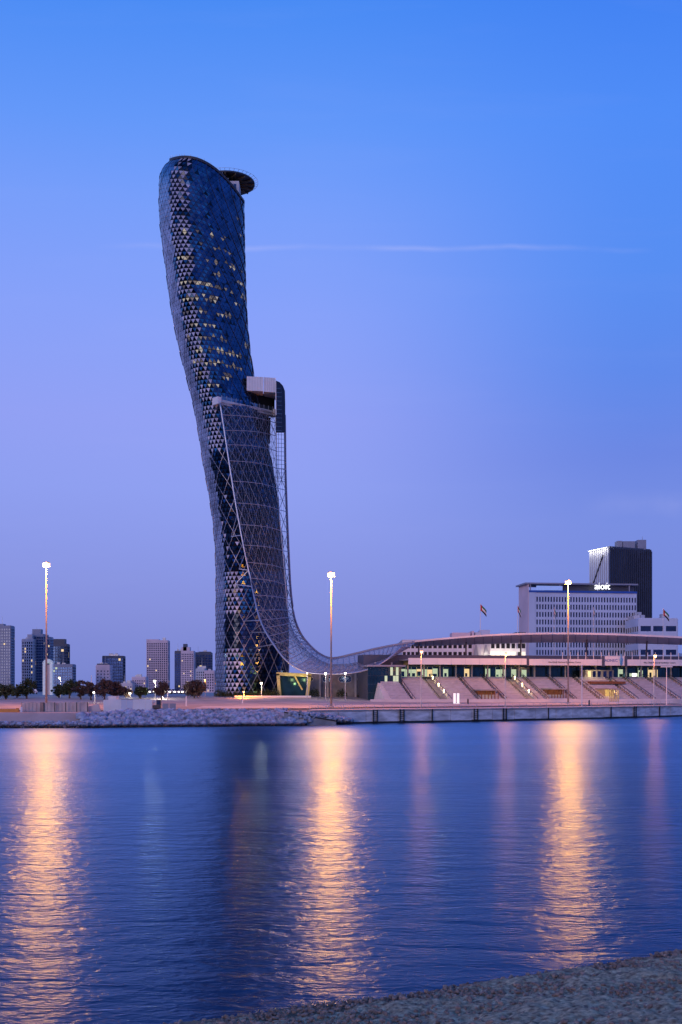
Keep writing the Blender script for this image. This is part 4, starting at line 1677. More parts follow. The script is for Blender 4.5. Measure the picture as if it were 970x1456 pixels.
# arcade wall below the sweep of the canopy
arc = thing('arcade_building', 'grey arcade wall with dark rounded openings under the canopy sweep', 'building', V(478, 988, 330))
AY = 330.0
xa, xb = (436 - CX) / F * AY, (522 - CX) / F * AY
za = CZ + (HOR - 955) / F * AY
m = MB()
m.box(xa, xb, AY, AY + 12, 3.8, za)
m.build('wall', M['concrete'], arc)


def stadium(cx_, cz_, w, h, k=10):
    r_ = min(w, h) / 2
    pts = []
    for (sx_2, a0) in ((1, -90), (-1, 90)):
        for j in range(k + 1):
            a_ = R(a0 + 180 * j / k)
            pts.append((cx_ + sx_2 * (w / 2 - r_) + r_ * math.cos(a_), cz_ + r_ * math.sin(a_)))
    return pts


for (pa, pb_) in ((438, 446), (458, 471), (481, 501), (508, 514)):
    c_ = V((pa + pb_) / 2, 965.5, AY)
    w_ = (pb_ - pa) / F * AY
    o_ = stadium(c_.x, c_.z, w_, 2.3)
    i_ = stadium(c_.x, c_.z, w_ - .4, 1.9)
    m = MB()
    nS = len(o_)
    for (yy_, pp) in ((AY - .25, o_), (AY - .25, i_), (AY + .1, i_), (AY + .1, o_)):
        m.v += [(p[0], yy_, p[1]) for p in pp]
    for q in range(4):
        for j in range(nS):
            m.f.append((q * nS + j, q * nS + (j + 1) % nS, ((q + 1) % 4) * nS + (j + 1) % nS, ((q + 1) % 4) * nS + j))
            m.m.append(0)
    fo = m.build('window', M['offwhite'], arc)
    m = MB()
    m.v = [(p[0], AY - .06, p[1]) for p in i_]
    m.f = [tuple(range(nS))]
    m.m = [0]
    m.build('pane', M['glassdark'], fo)
for px in (455, 466, 505.5, 513):
    m = MB()
    q = V(px, 972, AY - 1.5)
    m.beam((q.x, q.y, 3.8), (q.x, q.y, za - .3), .55)
    m.build('column', M['offwhite'], arc)

# ochre lit entrance portal at the foot of the tower
PY = 316.0
por = thing('entrance_portal', 'yellow lit angular entrance frame at the foot of the leaning tower', 'entrance', V(416, 989, PY))
m = MB()
pgz = gz(V(416, 0, PY).x, PY)
tl_, tr2, bl, br = V(395.5, 958, PY), V(441, 960.5, PY), V(398, 989, PY), V(436.5, 989, PY)
for q in (bl, br):
    q.z = pgz
m.beam(bl, tl_, .9, 1.2)
m.beam(br, tr2, .9, 1.2)
m.beam(tl_ + Vector((-.4, 0, 0)), tr2 + Vector((.4, 0, 0)), 1.2, 0.9)
m.beam(V(419, 961, PY), V(430, 981, PY), .4, .4)
m.build('frame', M['yellowpanel'], por)
m = MB()
m.hexa([Vector((p.x, PY + dy, z)) for (z, zz_) in ((pgz, 0), (tl_.z - .6, 1)) for (p, dy) in ((bl, 6), (br, 6), (br, 6.4), (bl, 6.4))])
m.build('back_glass', M['glassteal'], por)
m = MB()
m.hexa([tl_ + Vector((0, .5, .1)), tr2 + Vector((0, .5, .1)), tr2 + Vector((0, 6, .1)), tl_ + Vector((0, 6, .1)), tl_ + Vector((0, .5, .5)), tr2 + Vector((0, .5, .5)), tr2 + Vector((0, 6, .5)), tl_ + Vector((0, 6, .5))])
m.build('roof', M['yellowpanel'], por)
point(por, V(412, 966, PY - 2.0), 130, (1, .8, .25), .3)
point(por, V(430, 966, PY - 2.0), 130, (1, .8, .25), .3)
point(por, V(418, 972, PY + 3), 130, (.9, .9, .3), .3)

# low retaining wall with white coping before the tower
rw = thing('retaining_wall', 'low pale retaining wall with white coping in front of the tower base', 'wall', V(390, 990, 303))
m = MB()
a, b_ = V(334, 990, 303), V(442, 990, 303)
m.box(a.x, b_.x, 303, 303.5, 3.2, a.z - .25)
m.build('wall', M['paving'], rw)
m = MB()
m.box(a.x - .1, b_.x + .1, 302.9, 303.6, a.z - .24, a.z + .15)
m.build('coping', M['white'], rw)

# ------------------------------------------------------------------ grandstand
GT = R(10)
ga, gb = Vector((math.cos(GT), math.sin(GT), 0)), Vector((-math.sin(GT), math.cos(GT), 0))
G0 = Vector((11.5, 287, 0))


def G(s, d, z):
    p = G0 + ga * s + gb * d
    return Vector((p.x, p.y, z))


def gs(px, d):
    """distance along the stand on a bearing, at depth d"""
    k = (px - CX) / F
    b0 = G0 + gb * d
    return (k * b0.y - b0.x) / (ga.x - k * ga.y)


def gbox(m, s0, s1, d0, d1, z0, z1, mi=0):
    m.hexa([G(s0, d0, z0), G(s1, d0, z0), G(s1, d1, z0), G(s0, d1, z0), G(s0, d0, z1), G(s1, d0, z1), G(s1, d1, z1), G(s0, d1, z1)], mi)


gst = thing('grandstand', 'long concrete grandstand with white fascia boards facing the water', 'grandstand', G(50, 10, 3.3))
ROWSN, TD, ZF, ZTG = 15, 21.0, 3.5, 10.2
SMAX = 104
aisles = [(gs(px, 0), w, kind_) for px, w, kind_ in ((588.5, .7, 'dark'), (634, 3.0, 'lit'), (682, .7, 'dark'), (719, .7, 'dark'), (757, 3.0, 'lit'), (779, .6, 'dark'), (818, .8, 'dark'), (856, 1.2, 'dark'),
                                                 (905, 1.2, 'dark'), (930, .9, 'dark'), (965, 1.2, 'dark'), (1000, 1.0, 'dark'))]
edges = [0.0]
for s_, w, k_ in aisles:
    edges += [s_ - w / 2, s_ + w / 2]
edges.append(SMAX)
for k in range(0, len(edges), 2):
    s0, s1 = edges[k], edges[k + 1]
    m = MB()
    for r_ in range(ROWSN):
        z1 = ZF + (r_ + 1) * (ZTG - ZF) / ROWSN
        shift = 3.0 if k == 0 else 0
        gbox(m, s0 if k else max(0, 0 + r_ * .1), s1, r_ * TD / ROWSN, TD, z1 - (ZTG - ZF) / ROWSN, z1 - .002 * (r_ + 1))
        if s1 - s0 > 1 and r_ < ROWSN - 1:
            gbox(m, s0 + .25 + (1.6 if not k else 0), s1 - .25, r_ * TD / ROWSN + .55, r_ * TD / ROWSN + .95, z1 + .02, z1 + .40, 1)
    m.build('seating_block', [M['terrace'], M['seat']], gst)
for s_, w, k_ in aisles:
    m = MB()
    ns = 30
    for r_ in range(ns):
        z1 = ZF - .55 + (r_ + 1) * (ZTG - ZF) / ns
        gbox(m, s_ - w / 2 + .01, s_ + w / 2 - .01, r_ * TD / ns, TD, 3.0, z1 - .002 * r_)
    m.build('stair', M['darksteel'] if k_ == 'dark' else M['concrete'], gst)
    rl_ = MB()
    for e_ in (-1, 1):
        rl_.beam(G(s_ + e_ * w / 2, 0, ZF + .9), G(s_ + e_ * w / 2, TD, ZTG + .9), .1)
        for q in range(8):
            f_ = q / 7
            rl_.beam(G(s_ + e_ * w / 2, TD * f_, ZF + (ZTG - ZF) * f_), G(s_ + e_ * w / 2, TD * f_, ZF + (ZTG - ZF) * f_ + .9), .07)
    rl_.build('handrail', M['darksteel'], gst)
    if k_ == 'lit':
        for f_ in (.25, .5, .8):
            lm_ = MB()
            q = G(s_ + .9, TD * f_, ZF + (ZTG - ZF) * f_ + 1.0)
            lm_.box(q.x - .16, q.x + .16, q.y - .1, q.y + .1, q.z - .5, q.z + .5)
            lm_.build('stair_lamp', lamp_mat('stair_lens', (1, .82, .35), 2.0), gst)
            point(gst, q + Vector((0, -.5, .4)), 90, (1, .8, .3), .2)
# front parapet
m = MB()
gbox(m, -4, SMAX, -.5, -.15, 2.6, 4.1)
m.build('front_parapet', M['offwhite'], gst)
# glazed concourse behind the seats
m = MB()
gbox(m, -1, SMAX, TD + 3.2, TD + 12, 3.2, 16.4)
m.build('concourse_core', M['darkwall'], gst)
s_ = 0.3
k = 0
while s_ < SMAX - 1:
    w = 1.55
    mid = G(s_ + w / 2, TD + 3, 0)
    px = CX + F * mid.x / mid.y
    m = MB()
    gbox(m, s_, s_ + w - .12, TD + 3.0, TD + 3.15, 10.25, 13.0)
    pl_ = interp(px, [(540, .8), (600, .75), (640, .45), (680, .5), (700, .7), (745, .5), (760, .08), (900, .1), (1000, .15)])
    lit_ = random.random() < pl_
    po = m.build('glazing', M[random.choice(('lit_green', 'lit_green', 'lit_warm'))] if lit_ else M['glassteal'], gst)
    if lit_:      # blinds / furniture break the lit pane up
        m2 = MB()
        h0 = random.uniform(.3, 1.5)
        gbox(m2, s_ + random.uniform(0, .5), s_ + random.uniform(.7, 1.3), TD + 2.94, TD + 2.99, 10.3, 10.3 + h0)
        gbox(m2, s_, s_ + w - .12, TD + 2.95, TD + 2.985, 12.2 + random.uniform(0, .4), 13.0)
        m2.build('blind', M['glassteal'], po)
    s_ += w
    k += 1
for s_ in np.arange(2, SMAX, 4.65):
    m = MB()
    gbox(m, s_ - .2, s_ + .2, TD + 1.2, TD + 1.6, 10.1, 14.2)
    m.build('column', M['offwhite'], gst)
# roof slab + soffit beams
m = MB()
sR0 = gs(581, TD - 8)
gbox(m, sR0, SMAX, TD - 7.2, TD + 12.5, 14.6, 15.0)
m.build('roof_slab', M['greywall'], gst)
for s_ in np.arange(sR0 + 1.5, SMAX, 4.65):
    m = MB()
    m.hexa([G(s_ - .25, TD - 6.5, 14.2), G(s_ + .25, TD - 6.5, 14.2), G(s_ + .25, TD + 3.1, 13.2), G(s_ - .25, TD + 3.1, 13.2), G(s_ - .25, TD - 6.5, 14.59), G(s_ + .25, TD - 6.5, 14.59), G(s_ + .25, TD + 3.1, 14.59), G(s_ - .25, TD + 3.1, 14.59)])
    m.build('roof_bracket', pmat('ochre_bracket', (.4, .33, .14), .6, var=.1) if s_ < sR0 + 2 else bpy.data.materials['ochre_bracket'], gst)
FD = TD - 8
for (pa, pb_, zlo, zhi) in ((581, 749, 13.45, 15.2), (752.5, 856, 13.35, 15.1), (860, 888, 13.35, 16.0), (892, 1010, 13.35, 15.1)):
    m = MB()
    gbox(m, gs(pa, FD), gs(pb_, FD), FD, FD + .35, zlo, zhi)
    fo = m.build('fascia_board', M['white'], gst)
    jm = MB()
    a_, b2 = gs(pa, FD), gs(pb_, FD)
    kk = a_ + 4
    while kk < b2 - 1:
        gbox(jm, kk, kk + .04, FD - .03, FD - .004, zlo + .02, zhi - .02)
        kk += 4
    if jm.v:
        jm.build('joint', M['galv'], fo)
for (pa, pb_) in ((749.2, 752.3), (856.2, 859.8), (888.2, 891.8)):
    m = MB()
    gbox(m, gs(pa, FD), gs(pb_, FD), FD - .1, FD + .5, 13.1, 15.9)
    m.build('fascia_pier', M['darkwall'], gst)


def fascia_text(px, z, body, size, mt):
    p = G(gs(px, FD), FD - .06, z)
    return text_mesh('lettering', body, size, mt, gst, p, GT, .02)


fascia_text(803, 14.2, 'Abu Dhabi National Exhibition Centre', .62, M['dark_letter'])
fascia_text(938, 14.2, 'Abu Dhabi National Exhibition Centre', .62, M['dark_letter'])
fascia_text(869, 14.75, 'ADNEC', 1.15, M['blue_letter'])
m = MB()
pd = G(gs(883, FD), FD - .08, 14.8)
m.tube([pd + Vector((0, 0, -1.5)), pd + Vector((0, 0, -.7)), pd + Vector((0, 0, .3)), pd + Vector((0, 0, 1.9))], [.12, .38, .45, .08], 8)
m.build('emblem', pmat('emblem_blue', (.08, .3, .6), .4), gst)
for px in range(800, 966, 11):
    m = MB()
    q = G(gs(px, TD - 4), TD - 4, 15.0)
    m.beam(q, q + Vector((0, 0, 2.2)), .16)
    m.build('roof_post', M['white'], gst)
# vomitory huts set into the seats
for (pa, pb_, d0, zt_) in ((681.5, 707, 2.0, 6.7), (781, 803, 2.5, 7.0), (863, 877, 1.0, 7.0)):
    s0, s1 = gs(pa, d0), gs(pb_, d0)
    m = MB()
    gbox(m, s0, s1, d0 - 1.8, d0 + 9, zt_ - .35, zt_)
    m.build('hut_roof', M['concrete'], gst)
    m = MB()
    gbox(m, s0 + .1, s1 - .1, d0 + 1.4, d0 + 8, 4.0, zt_ - .36)
    m.build('hut_wall', M['timber'] if pa < 860 else M['yellowpanel'], gst)
    for k in range(6):
        m = MB()
        q = s0 + .2 + k * (s1 - s0 - .4) / 5
        gbox(m, q - .1, q + .1, d0 - 1.6, d0 - 1.4, 3.4, zt_ - .36)
        m.build('hut_post', M['timber'] if pa < 860 else M['yellowpanel'], gst)
    q = G((s0 + s1) / 2, d0 - .6, zt_ - 1.0)
    point(gst, q, 140 if pa > 860 else 40, (1, .7, .3), .2)
# brown timber terrace
m = MB()
s0, s1 = gs(829, TD - 3), gs(877, TD - 3)
gbox(m, s0, s1, TD - 9, TD + 2.0, 8.2, 8.9)
m.build('timber_terrace', M['timber'], gst)
m = MB()
gbox(m, s0 + 1, s1 - .5, TD - 2, TD + 1.9, 8.95, 12.2)
to = m.build('timber_room', M['concrete'], gst)
for k, px in enumerate((838, 845, 852, 860, 868)):
    m = MB()
    s_ = gs(px, TD - 2)
    gbox(m, s_ - .45, s_ + .45, TD - 2.1, TD - 2.01, 9.3, 11.9)
    m.build('window', M['lit_warm'] if k in (0,) else M['glassdark'], to)
point(gst, G((s0 + s1) / 2 - 2, TD - 4.5, 11.6), 260, (1, .72, .3), .25)
# small white lit panels on the concourse
for px, py_2, w, mt in ((898, 963, .7, 'lit_green'), (903, 963, 1.2, 'sign_white'), (907.5, 963, .6, 'lit_green')):
    m = MB()
    s_ = gs(px, TD - 1)
    gbox(m, s_ - w / 2, s_ + w / 2, TD - .6, TD - .4, 10.4, 11.3)
    m.build('lit_panel', M[mt], gst)
# blue glass end block of the stand
m = MB()
e0, e1 = gs(523, TD - 6), gs(571, TD - 6)
gbox(m, e0, e1, TD - 5.8, TD + 2.9, 3.2, 12.8)
eb = m.build('end_block', M['darkwall'], gst)
nx_ = 12
for i in range(nx_):
    for j in range(4):
        a_ = e0 + (e1 - e0) * i / nx_
        b2 = e0 + (e1 - e0) * (i + 1) / nx_
        z0_, z1_ = 3.4 + j * 2.34, 3.4 + (j + 1) * 2.34
        m = MB()
        gbox(m, a_ + .05, b2 - .05, TD - 6.0, TD - 5.81, z0_ + .06, z1_ - .06)
        lit_ = (j == 3 and i in (5, 6, 7, 8, 10)) or (j == 2 and i in (6, 9, 10)) or (j == 0 and i in (3, 5)) or (j == 1 and i in (5, 8))
        m.build('pane', M['lit_green'] if (lit_ and random.random() < .8) else M['glassteal'], eb)
m = MB()
gbox(m, e0 - .3, e1 + 1, TD - 7, TD + 3.15, 12.85, 13.3)
m.build('end_roof', M['greywall'], eb)

# white lit roadside totems
for i, px in enumerate((646.5, 651.5)):
    p = V(px, 0, 276)
    g_ = gz(p.x, 276)
    m = MB()
    m.box(p.x - .28, p.x + .28, 275.8, 276.2, g_, g_ + 2.6)
    m.box(p.x - .4, p.x + .4, 275.7, 276.3, g_ - .02, g_ + .12)
    tag(m.build('sign_totem', lamp_mat('totem_face_%d' % i, (1, .97, .95), .7)), ('left' if i == 0 else 'right') + ' of two white glowing totems before the grandstand', 'totem', 'white totems')
for px, lab in ((665.5, 'small dark bollard right of the white totems'), (838, 'small dark bollard below the brown timber terrace')):
    p = V(px, 0, 270)
    g_ = gz(p.x, 270)
    m = MB()
    m.tube([(p.x, 270, g_), (p.x, 270, g_ + 1.2), (p.x, 270, g_ + 1.45)], [.22, .2, .08], 8)
    tag(m.build('bollard', M['darksteel']), lab, 'bollard')

# ------------------------------------------------------------------ flags
def flag(px, ytop, Yd, label, wind=1.0, size=1.0, base_z=None):
    p = V(px, ytop, Yd)
    zb = base_z if base_z is not None else 5
    root = thing('flag_pole', label, 'flag', (p.x, Yd, zb), 'national flags on poles')
    m = MB()
    m.tube([(p.x, Yd, zb), (p.x, Yd, p.z + .2)], [.13, .07], 8)
    m.build('pole', M['white'], root)
    m = MB()
    w, h = 3.0 * size, 1.7 * size
    nx2, ny2 = 12, 6
    for j in range(ny2 + 1):
        for i in range(nx2 + 1):
            u, v_ = i / nx2, j / ny2
            x = p.x + .08 + u * w * .62 * wind
            z = p.z - v_ * h * (1.15) - u ** 1.1 * w * .66
            y = Yd + .25 * math.sin(u * 7 + v_ * 1.5) * u
            m.v.append((x, y, z))
    for j in range(ny2):
        for i in range(nx2):
            a_ = j * (nx2 + 1) + i
            m.f.append((a_, a_ + nx2 + 1, a_ + nx2 + 2, a_ + 1))
            m.m.append(0 if i < 3 else (1 if j < 2 else (2 if j < 4 else 3)))
    m.build('cloth', [M['red'], M['green'], M['fwhite'], M['black']], root)


flag(683, 859, 340, 'national flag flying highest, left of the hotel slab', 1.0, 1.0)
flag(736, 861, 345, 'drooping national flag just left of the hotel side wall', .55, 1.0)
flag(788, 864, 345, 'drooping flag before the hotel, left of the right lamp mast', .3, 1.0)
flag(844, 864, 345, 'thin drooping flag before the middle of the hotel windows', .22, 1.0)
flag(943, 866, 345, 'national flag above the low white block at right', 1.0, 1.0)

# ------------------------------------------------------------------ lamps
def high_mast(px, yhead, Yd, label, power):
    p = V(px, yhead, Yd)
    g_ = gz(p.x, Yd)
    root = thing('lamp_mast', label, 'lamp mast', (p.x, Yd, g_), 'tall lamp masts along the water')
    m = MB()
    m.tube([(p.x, Yd, g_), (p.x, Yd, g_ + .5)], [.5, .5], 12)
    m.build('base', M['concrete'], root)
    m = MB()
    m.tube([(p.x, Yd, g_), (p.x, Yd, p.z + .6)], [.24, .11], 12)
    m.build('pole', M['mast_steel'], root, smooth=True)
    m = MB()
    K_ = 16
    for k in range(K_):
        a0, a1 = 2 * math.pi * k / K_, 2 * math.pi * (k + 1) / K_
        m.beam((p.x + 0.5 * math.cos(a0), Yd + 0.5 * math.sin(a0), p.z), (p.x + 0.5 * math.cos(a1), Yd + 0.5 * math.sin(a1), p.z), .14)
    for k in range(4):
        a0 = math.pi / 2 * k
        m.beam((p.x, Yd, p.z), (p.x + 0.5 * math.cos(a0), Yd + 0.5 * math.sin(a0), p.z), .1)
    m.build('head_ring', M['galv'], root)
    for k in range(6):
        a0 = 2 * math.pi * (k + .5) / 6
        dv_ = Vector((math.cos(a0), math.sin(a0), 0))
        c_ = Vector((p.x, Yd, p.z)) + dv_ * .42
        m = MB()
        m.beam(c_ - dv_ * .1 + Vector((0, 0, .50)), c_ + dv_ * .2 + Vector((0, 0, .46)), .42, .14)
        fl_ = m.build('floodlight', M['darksteel'], root)
        m = MB()
        ls = []
        tn = Vector((-dv_.y, dv_.x, 0))
        for (u_, v_) in ((-1, -1), (1, -1), (1, 1), (-1, 1)):
            ls.append(c_ + dv_ * .28 + tn * .34 * u_ + Vector((0, 0, -.05)) + Vector((0, 0, .40)) * v_)
        m.hexa([ls[0], ls[1], ls[1] - dv_ * .16, ls[0] - dv_ * .16, ls[3], ls[2], ls[2] - dv_ * .16, ls[3] - dv_ * .16])
        m.build('lens', M['lamp_sodium'], fl_)
    point(root, Vector((p.x, Yd - 1.25, p.z - .75)), power, SODIUM, .35)


MP = 33000
high_mast(66, 803, 232, 'tall steel lamp mast glowing orange at far left', MP)
high_mast(471, 817, 236, 'tall steel lamp mast glowing orange right of the leaning tower', MP)
high_mast(808, 828, 284, 'tall steel lamp mast glowing orange in front of the hotel', MP)


def street_lamp(px, yhead, Yd, label, power, colr, lens, size=.35, arm=0.9, zb=None, rad=.3):
    p = V(px, yhead, Yd)
    g_ = gz(p.x, Yd) if zb is None else zb
    root = thing('street_lamp', label, 'street lamp', (p.x, Yd, g_), 'street lamps')
    m = MB()
    m.tube([(p.x, Yd, g_), (p.x, Yd, p.z + .25)], [.12, .07], 8)
    m.build('pole', M['galv'], root)
    m = MB()
    m.beam((p.x, Yd, p.z + .3), (p.x, Yd - arm, p.z + .4), .1)
    m.box(p.x - .22, p.x + .22, Yd - arm - .7, Yd - arm + .2, p.z + .22, p.z + .42)
    m.build('lamp_head', M['darksteel'], root)
    m = MB()
    m.tube([(p.x, Yd - arm - .25, p.z + .21), (p.x, Yd - arm - .25, p.z + .05), (p.x, Yd - arm - .25, p.z - size)], [size, size * .95, size * .3], 10)
    m.build('lens', lens, root)
    if power:
        point(root, Vector((p.x, Yd - arm - .25, p.z - size - rad - .1)), power, colr, rad)
    return root


LS, LW = M['lamp_sodium'], M['lamp_white']
street_lamp(599, 927, 243, 'street lamp before the left part of the grandstand', 1400, (1, .24, .05), lamp_mat('sodium_small', (1, .5, .25), 3))
street_lamp(718.5, 931, 252, 'street lamp with orange head before the middle of the grandstand', 1400, (1, .24, .05), lamp_mat('sodium_small_b', (1, .5, .2), 4))
street_lamp(930, 933, 274, 'street lamp before the right part of the grandstand', 1400, (1, .24, .05), lamp_mat('sodium_small_c', (1, .66, .3), 9))
street_lamp(463, 958, 296, 'small white lamp under the canopy edge, left of the middle mast', 220, COOLW, M['lamp_white'], .26)
street_lamp(491, 957.5, 296, 'small white lamp under the canopy edge, right of the middle mast', 220, COOLW, M['lamp_white'], .26)
street_lamp(437, 957.5, 297, 'small warm lamp at the right corner of the entrance portal', 150, COOLW, lamp_mat('warm_small', (1, .8, .5), 4), .22)
street_lamp(86, 964, 330, 'street lamp glowing between the lit pylon and a dark tree', 500, COOLW, lamp_mat('warm_b', (1, .75, .4), 8), .32)
street_lamp(135, 985, 262, 'low white lamp among the dry brown trees', 120, COOLW, M['lamp_white'], .2)
street_lamp(186, 986, 300, 'white lamp behind the white site fence', 200, COOLW, M['lamp_white'], .28)
street_lamp(221, 968.5, 300, 'street lamp with warm white head above the site fence', 900, (1, .85, .62), M['lamp_white'], .35)
street_lamp(232, 986, 290, 'white lamp right of the site fence by the dry bush', 1100, COOLW, M['lamp_white'], .26)
street_lamp(292, 967, 345, 'street lamp with orange head left of the tower base', 900, SODIUM, LS, .3)
street_lamp(347, 984, 300, 'low orange lamp added before the tower for its streak on the water', 3000, SODIUM, lamp_mat('sodium_low', (1, .45, .15), 3), .25, zb=4.2)  # added light source, makes the orange streak on the water
street_lamp(372, 971.5, 305, 'warm lamp in front of the tower lobby', 700, (1, .8, .5), lamp_mat('lobby_lens', (1, .78, .5), 6), .35)
# plain unlit poles
for px, yt, Yd, lab in ((72.5, 0, 0, ''),):
    pass
for px, yt, Yd, lab in ((130, 960, 300, 'bare white pole among the dry trees'), (238.5, 972, 300, 'short bare white pole by the roadside bush'), (827.5, 945, 268, 'thin bare pole right of the right lamp mast'),
                        (948, 948, 285, 'bare pole with cross arm at the right end of the grandstand'), (265, 990, 240, 'short bare post left of the tower base'), (345, 990, 262, 'short bare post in front of the tower base')):
    p = V(px, yt, Yd)
    m = MB()
    m.tube([(p.x, Yd, gz(p.x, Yd)), (p.x, Yd, p.z)], [.16, .1], 8)
    if px == 948:
        m.beam((p.x - 1.5, Yd, p.z), (p.x + 1.5, Yd, p.z), .3)
    tag(m.build('pole', M['white']), lab, 'pole')

# parked cars with headlights on the far road (white row of lights)
def car(px, Yd, label, colr, zoff=0):
    x = (px - CX) / F * Yd
    g_ = gz(x, Yd) + zoff
    root = thing('car', label, 'car', (x, Yd, g_), 'cars on the far road')
    m = MB()
    hw = .9
    prof = [(-2.1, .35), (-2.15, .8), (-1.3, .95), (-.7, 1.42), (.9, 1.45), (1.7, .95), (2.1, .85), (2.15, .35)]
    nP = len(prof)
    for sgn in (-hw, hw):
        m.v += [(x + sgn * (.82 if z > 1.2 else 1), Yd + y, g_ + z) for y, z in prof]
    m.f += [tuple(range(nP)), tuple(range(2 * nP - 1, nP - 1, -1))] + [(i, nP + i, nP + (i + 1) % nP, (i + 1) % nP) for i in range(nP)]
    m.m += [0] * len(m.f)
    m.build('body', colr, root)
    m = MB()
    m.add([(x - .72, Yd - 1.32, g_ + 1.0), (x + .72, Yd - 1.32, g_ + 1.0), (x + .66, Yd - .78, g_ + 1.4), (x - .66, Yd - .78, g_ + 1.4)], [(0, 1, 2, 3)])
    m.build('windscreen', M['glassdark'], root)
    for sgn in (-1, 1):
        m = MB()
        m.box(x + sgn * .6 - .2, x + sgn * .6 + .2, Yd - 2.22, Yd - 2.1, g_ + .52, g_ + .78)
        m.build('headlight', M['lamp_headlight'], root)
        for yy_ in (-1.35, 1.35):
            m = MB()
            m.tube([(x + sgn * .72, Yd + yy_, g_ + .33), (x + sgn * .93, Yd + yy_, g_ + .33)], .33, 12)
            m.build('wheel', M['black'], root)


cc_ = [M['white'], M['greywall'], M['darkwall'], M['offwhite']]
for i, (px, Yd) in enumerate(((5, 300), (13, 304), (20, 300), (27, 306), (46, 310), (212, 318), (217, 322), (240, 318), (247, 322), (253, 318), (259, 324), (264, 318))):
    names = ['far left', 'second from left', 'third from left', 'fourth from left', 'fifth from left, beside the lit pylon', 'left of the dry roadside bush', 'just left of the dry roadside bush', 'just right of the dry roadside bush',
             'second right of the dry roadside bush', 'third right of the dry roadside bush', 'fourth right of the dry roadside bush', 'closest to the round dark tree']
    car(px, Yd, 'car with white headlights on the far road, ' + names[i], cc_[i % 4], zoff=0.9)

# ------------------------------------------------------------------ site fence, hoarding, excavator, barrier
hd_ = thing('brown_hoarding', 'pinkish brown board hoarding on the left bank under the lamp mast', 'hoarding', V(78, 1015, 203))
for i, px in enumerate(np.arange(31, 123, 5.2)):
    Yd = 203 + (px - 31) * .02
    a, b_ = V(px, 1015, Yd), V(px + 5.0, 1015, Yd)
    zt_ = V(px, 999 - (1.2 if i % 5 == 2 else 0), Yd).z + random.uniform(-.06, .06)
    m = MB()
    yo = random.uniform(-.05, .05)
    m.box(a.x, b_.x, Yd + yo, Yd + .12 + yo, 2.2, zt_)
    m.build('board', M['brownwood2'] if i in (5,) else M['brownwood'], hd_)
m = MB()
for px in np.arange(31, 125, 15.6):
    a = V(px, 1015, 203.3)
    m.beam((a.x, 203.4, 2.2), (a.x, 203.4, 4.3), .15)
m.build('post', M['darksteel'], hd_)
wf = thing('white_site_fence', 'white corrugated site fence panels on the bank behind the boulders', 'fence', V(185, 1013, 206))
for i, (pa, pb_, yt) in enumerate(((147, 156, 995), (156.3, 164, 994), (164.3, 172, 994.5), (172.3, 180, 995), (180.3, 189, 995.5), (189.3, 198, 994.5), (198.3, 207, 994), (207.3, 216.5, 994.5), (231, 240, 1000), (241, 250, 1000))):
    Yd = 206
    a, b_ = V(pa, 0, Yd), V(pb_, 0, Yd)
    zt_ = V(0, yt, Yd).z
    m = MB()
    nn_ = 8
    for k in range(nn_):
        xa_ = a.x + (b_.x - a.x) * k / nn_
        xb_ = a.x + (b_.x - a.x) * (k + 1) / nn_
        m.box(xa_, xb_ - .001, Yd - (.05 if k % 2 else 0), Yd + .05 + i * .01, 2.3, zt_ - (0 if k % 2 else .01))
    m.build('panel', M['hotelwall'] if i in (3, 4) else (M['white'] if i < 8 else M['greywall']), wf)
m = MB()
a, b_ = V(155, 0, 207.5), V(166, 0, 207.5)
m.box(a.x, b_.x, 207, 209.4, 2.4, V(0, 991.5, 207.5).z)
m.box(a.x - .1, b_.x + .1, 206.9, 209.5, V(0, 991.5, 207.5).z + .002, V(0, 991, 207.5).z + .15)
tag(m.build('site_cabin', M['white']), 'small white site cabin rising above the white fence', 'cabin')
# small excavator
ex = thing('excavator', 'small dark excavator parked at the right end of the white fence', 'excavator', V(224, 1013, 206.5))
ep = V(224, 0, 206.5)
m = MB()
for sgn in (-1, 1):
    m.tube([(ep.x - .75, 206.5 + sgn * .6 - .2, 2.85), (ep.x - .75, 206.5 + sgn * .6 + .2, 2.85)], .35, 10)
    m.tube([(ep.x + .75, 206.5 + sgn * .6 - .2, 2.85), (ep.x + .75, 206.5 + sgn * .6 + .2, 2.85)], .35, 10)
    m.box(ep.x - .75, ep.x + .75, 206.5 + sgn * .6 - .19, 206.5 + sgn * .6 + .19, 2.51, 3.19)
m.build('track', M['black'], ex)
m = MB()
m.box(ep.x - .8, ep.x + .6, 205.8, 207.2, 3.22, 3.75)
m.box(ep.x - .1, ep.x + .7, 205.9, 206.7, 3.76, 4.7)
m.build('body', M['darksteel'], ex)
m = MB()
m.box(ep.x - .02, ep.x + .6, 205.86, 205.89, 3.9, 4.55)
m.build('window', M['glassdark'], ex)
m = MB()
m.beam((ep.x - .3, 206.9, 3.6), (ep.x - .5, 206.9, 4.75), .22)
m.beam((ep.x - .5, 206.9, 4.75), (ep.x - 1.0, 206.9, 3.6), .18)
m.beam((ep.x - 1.0, 206.9, 3.7), (ep.x - .8, 206.9, 3.3), .4)
m.build('arm', M['white'], ex)
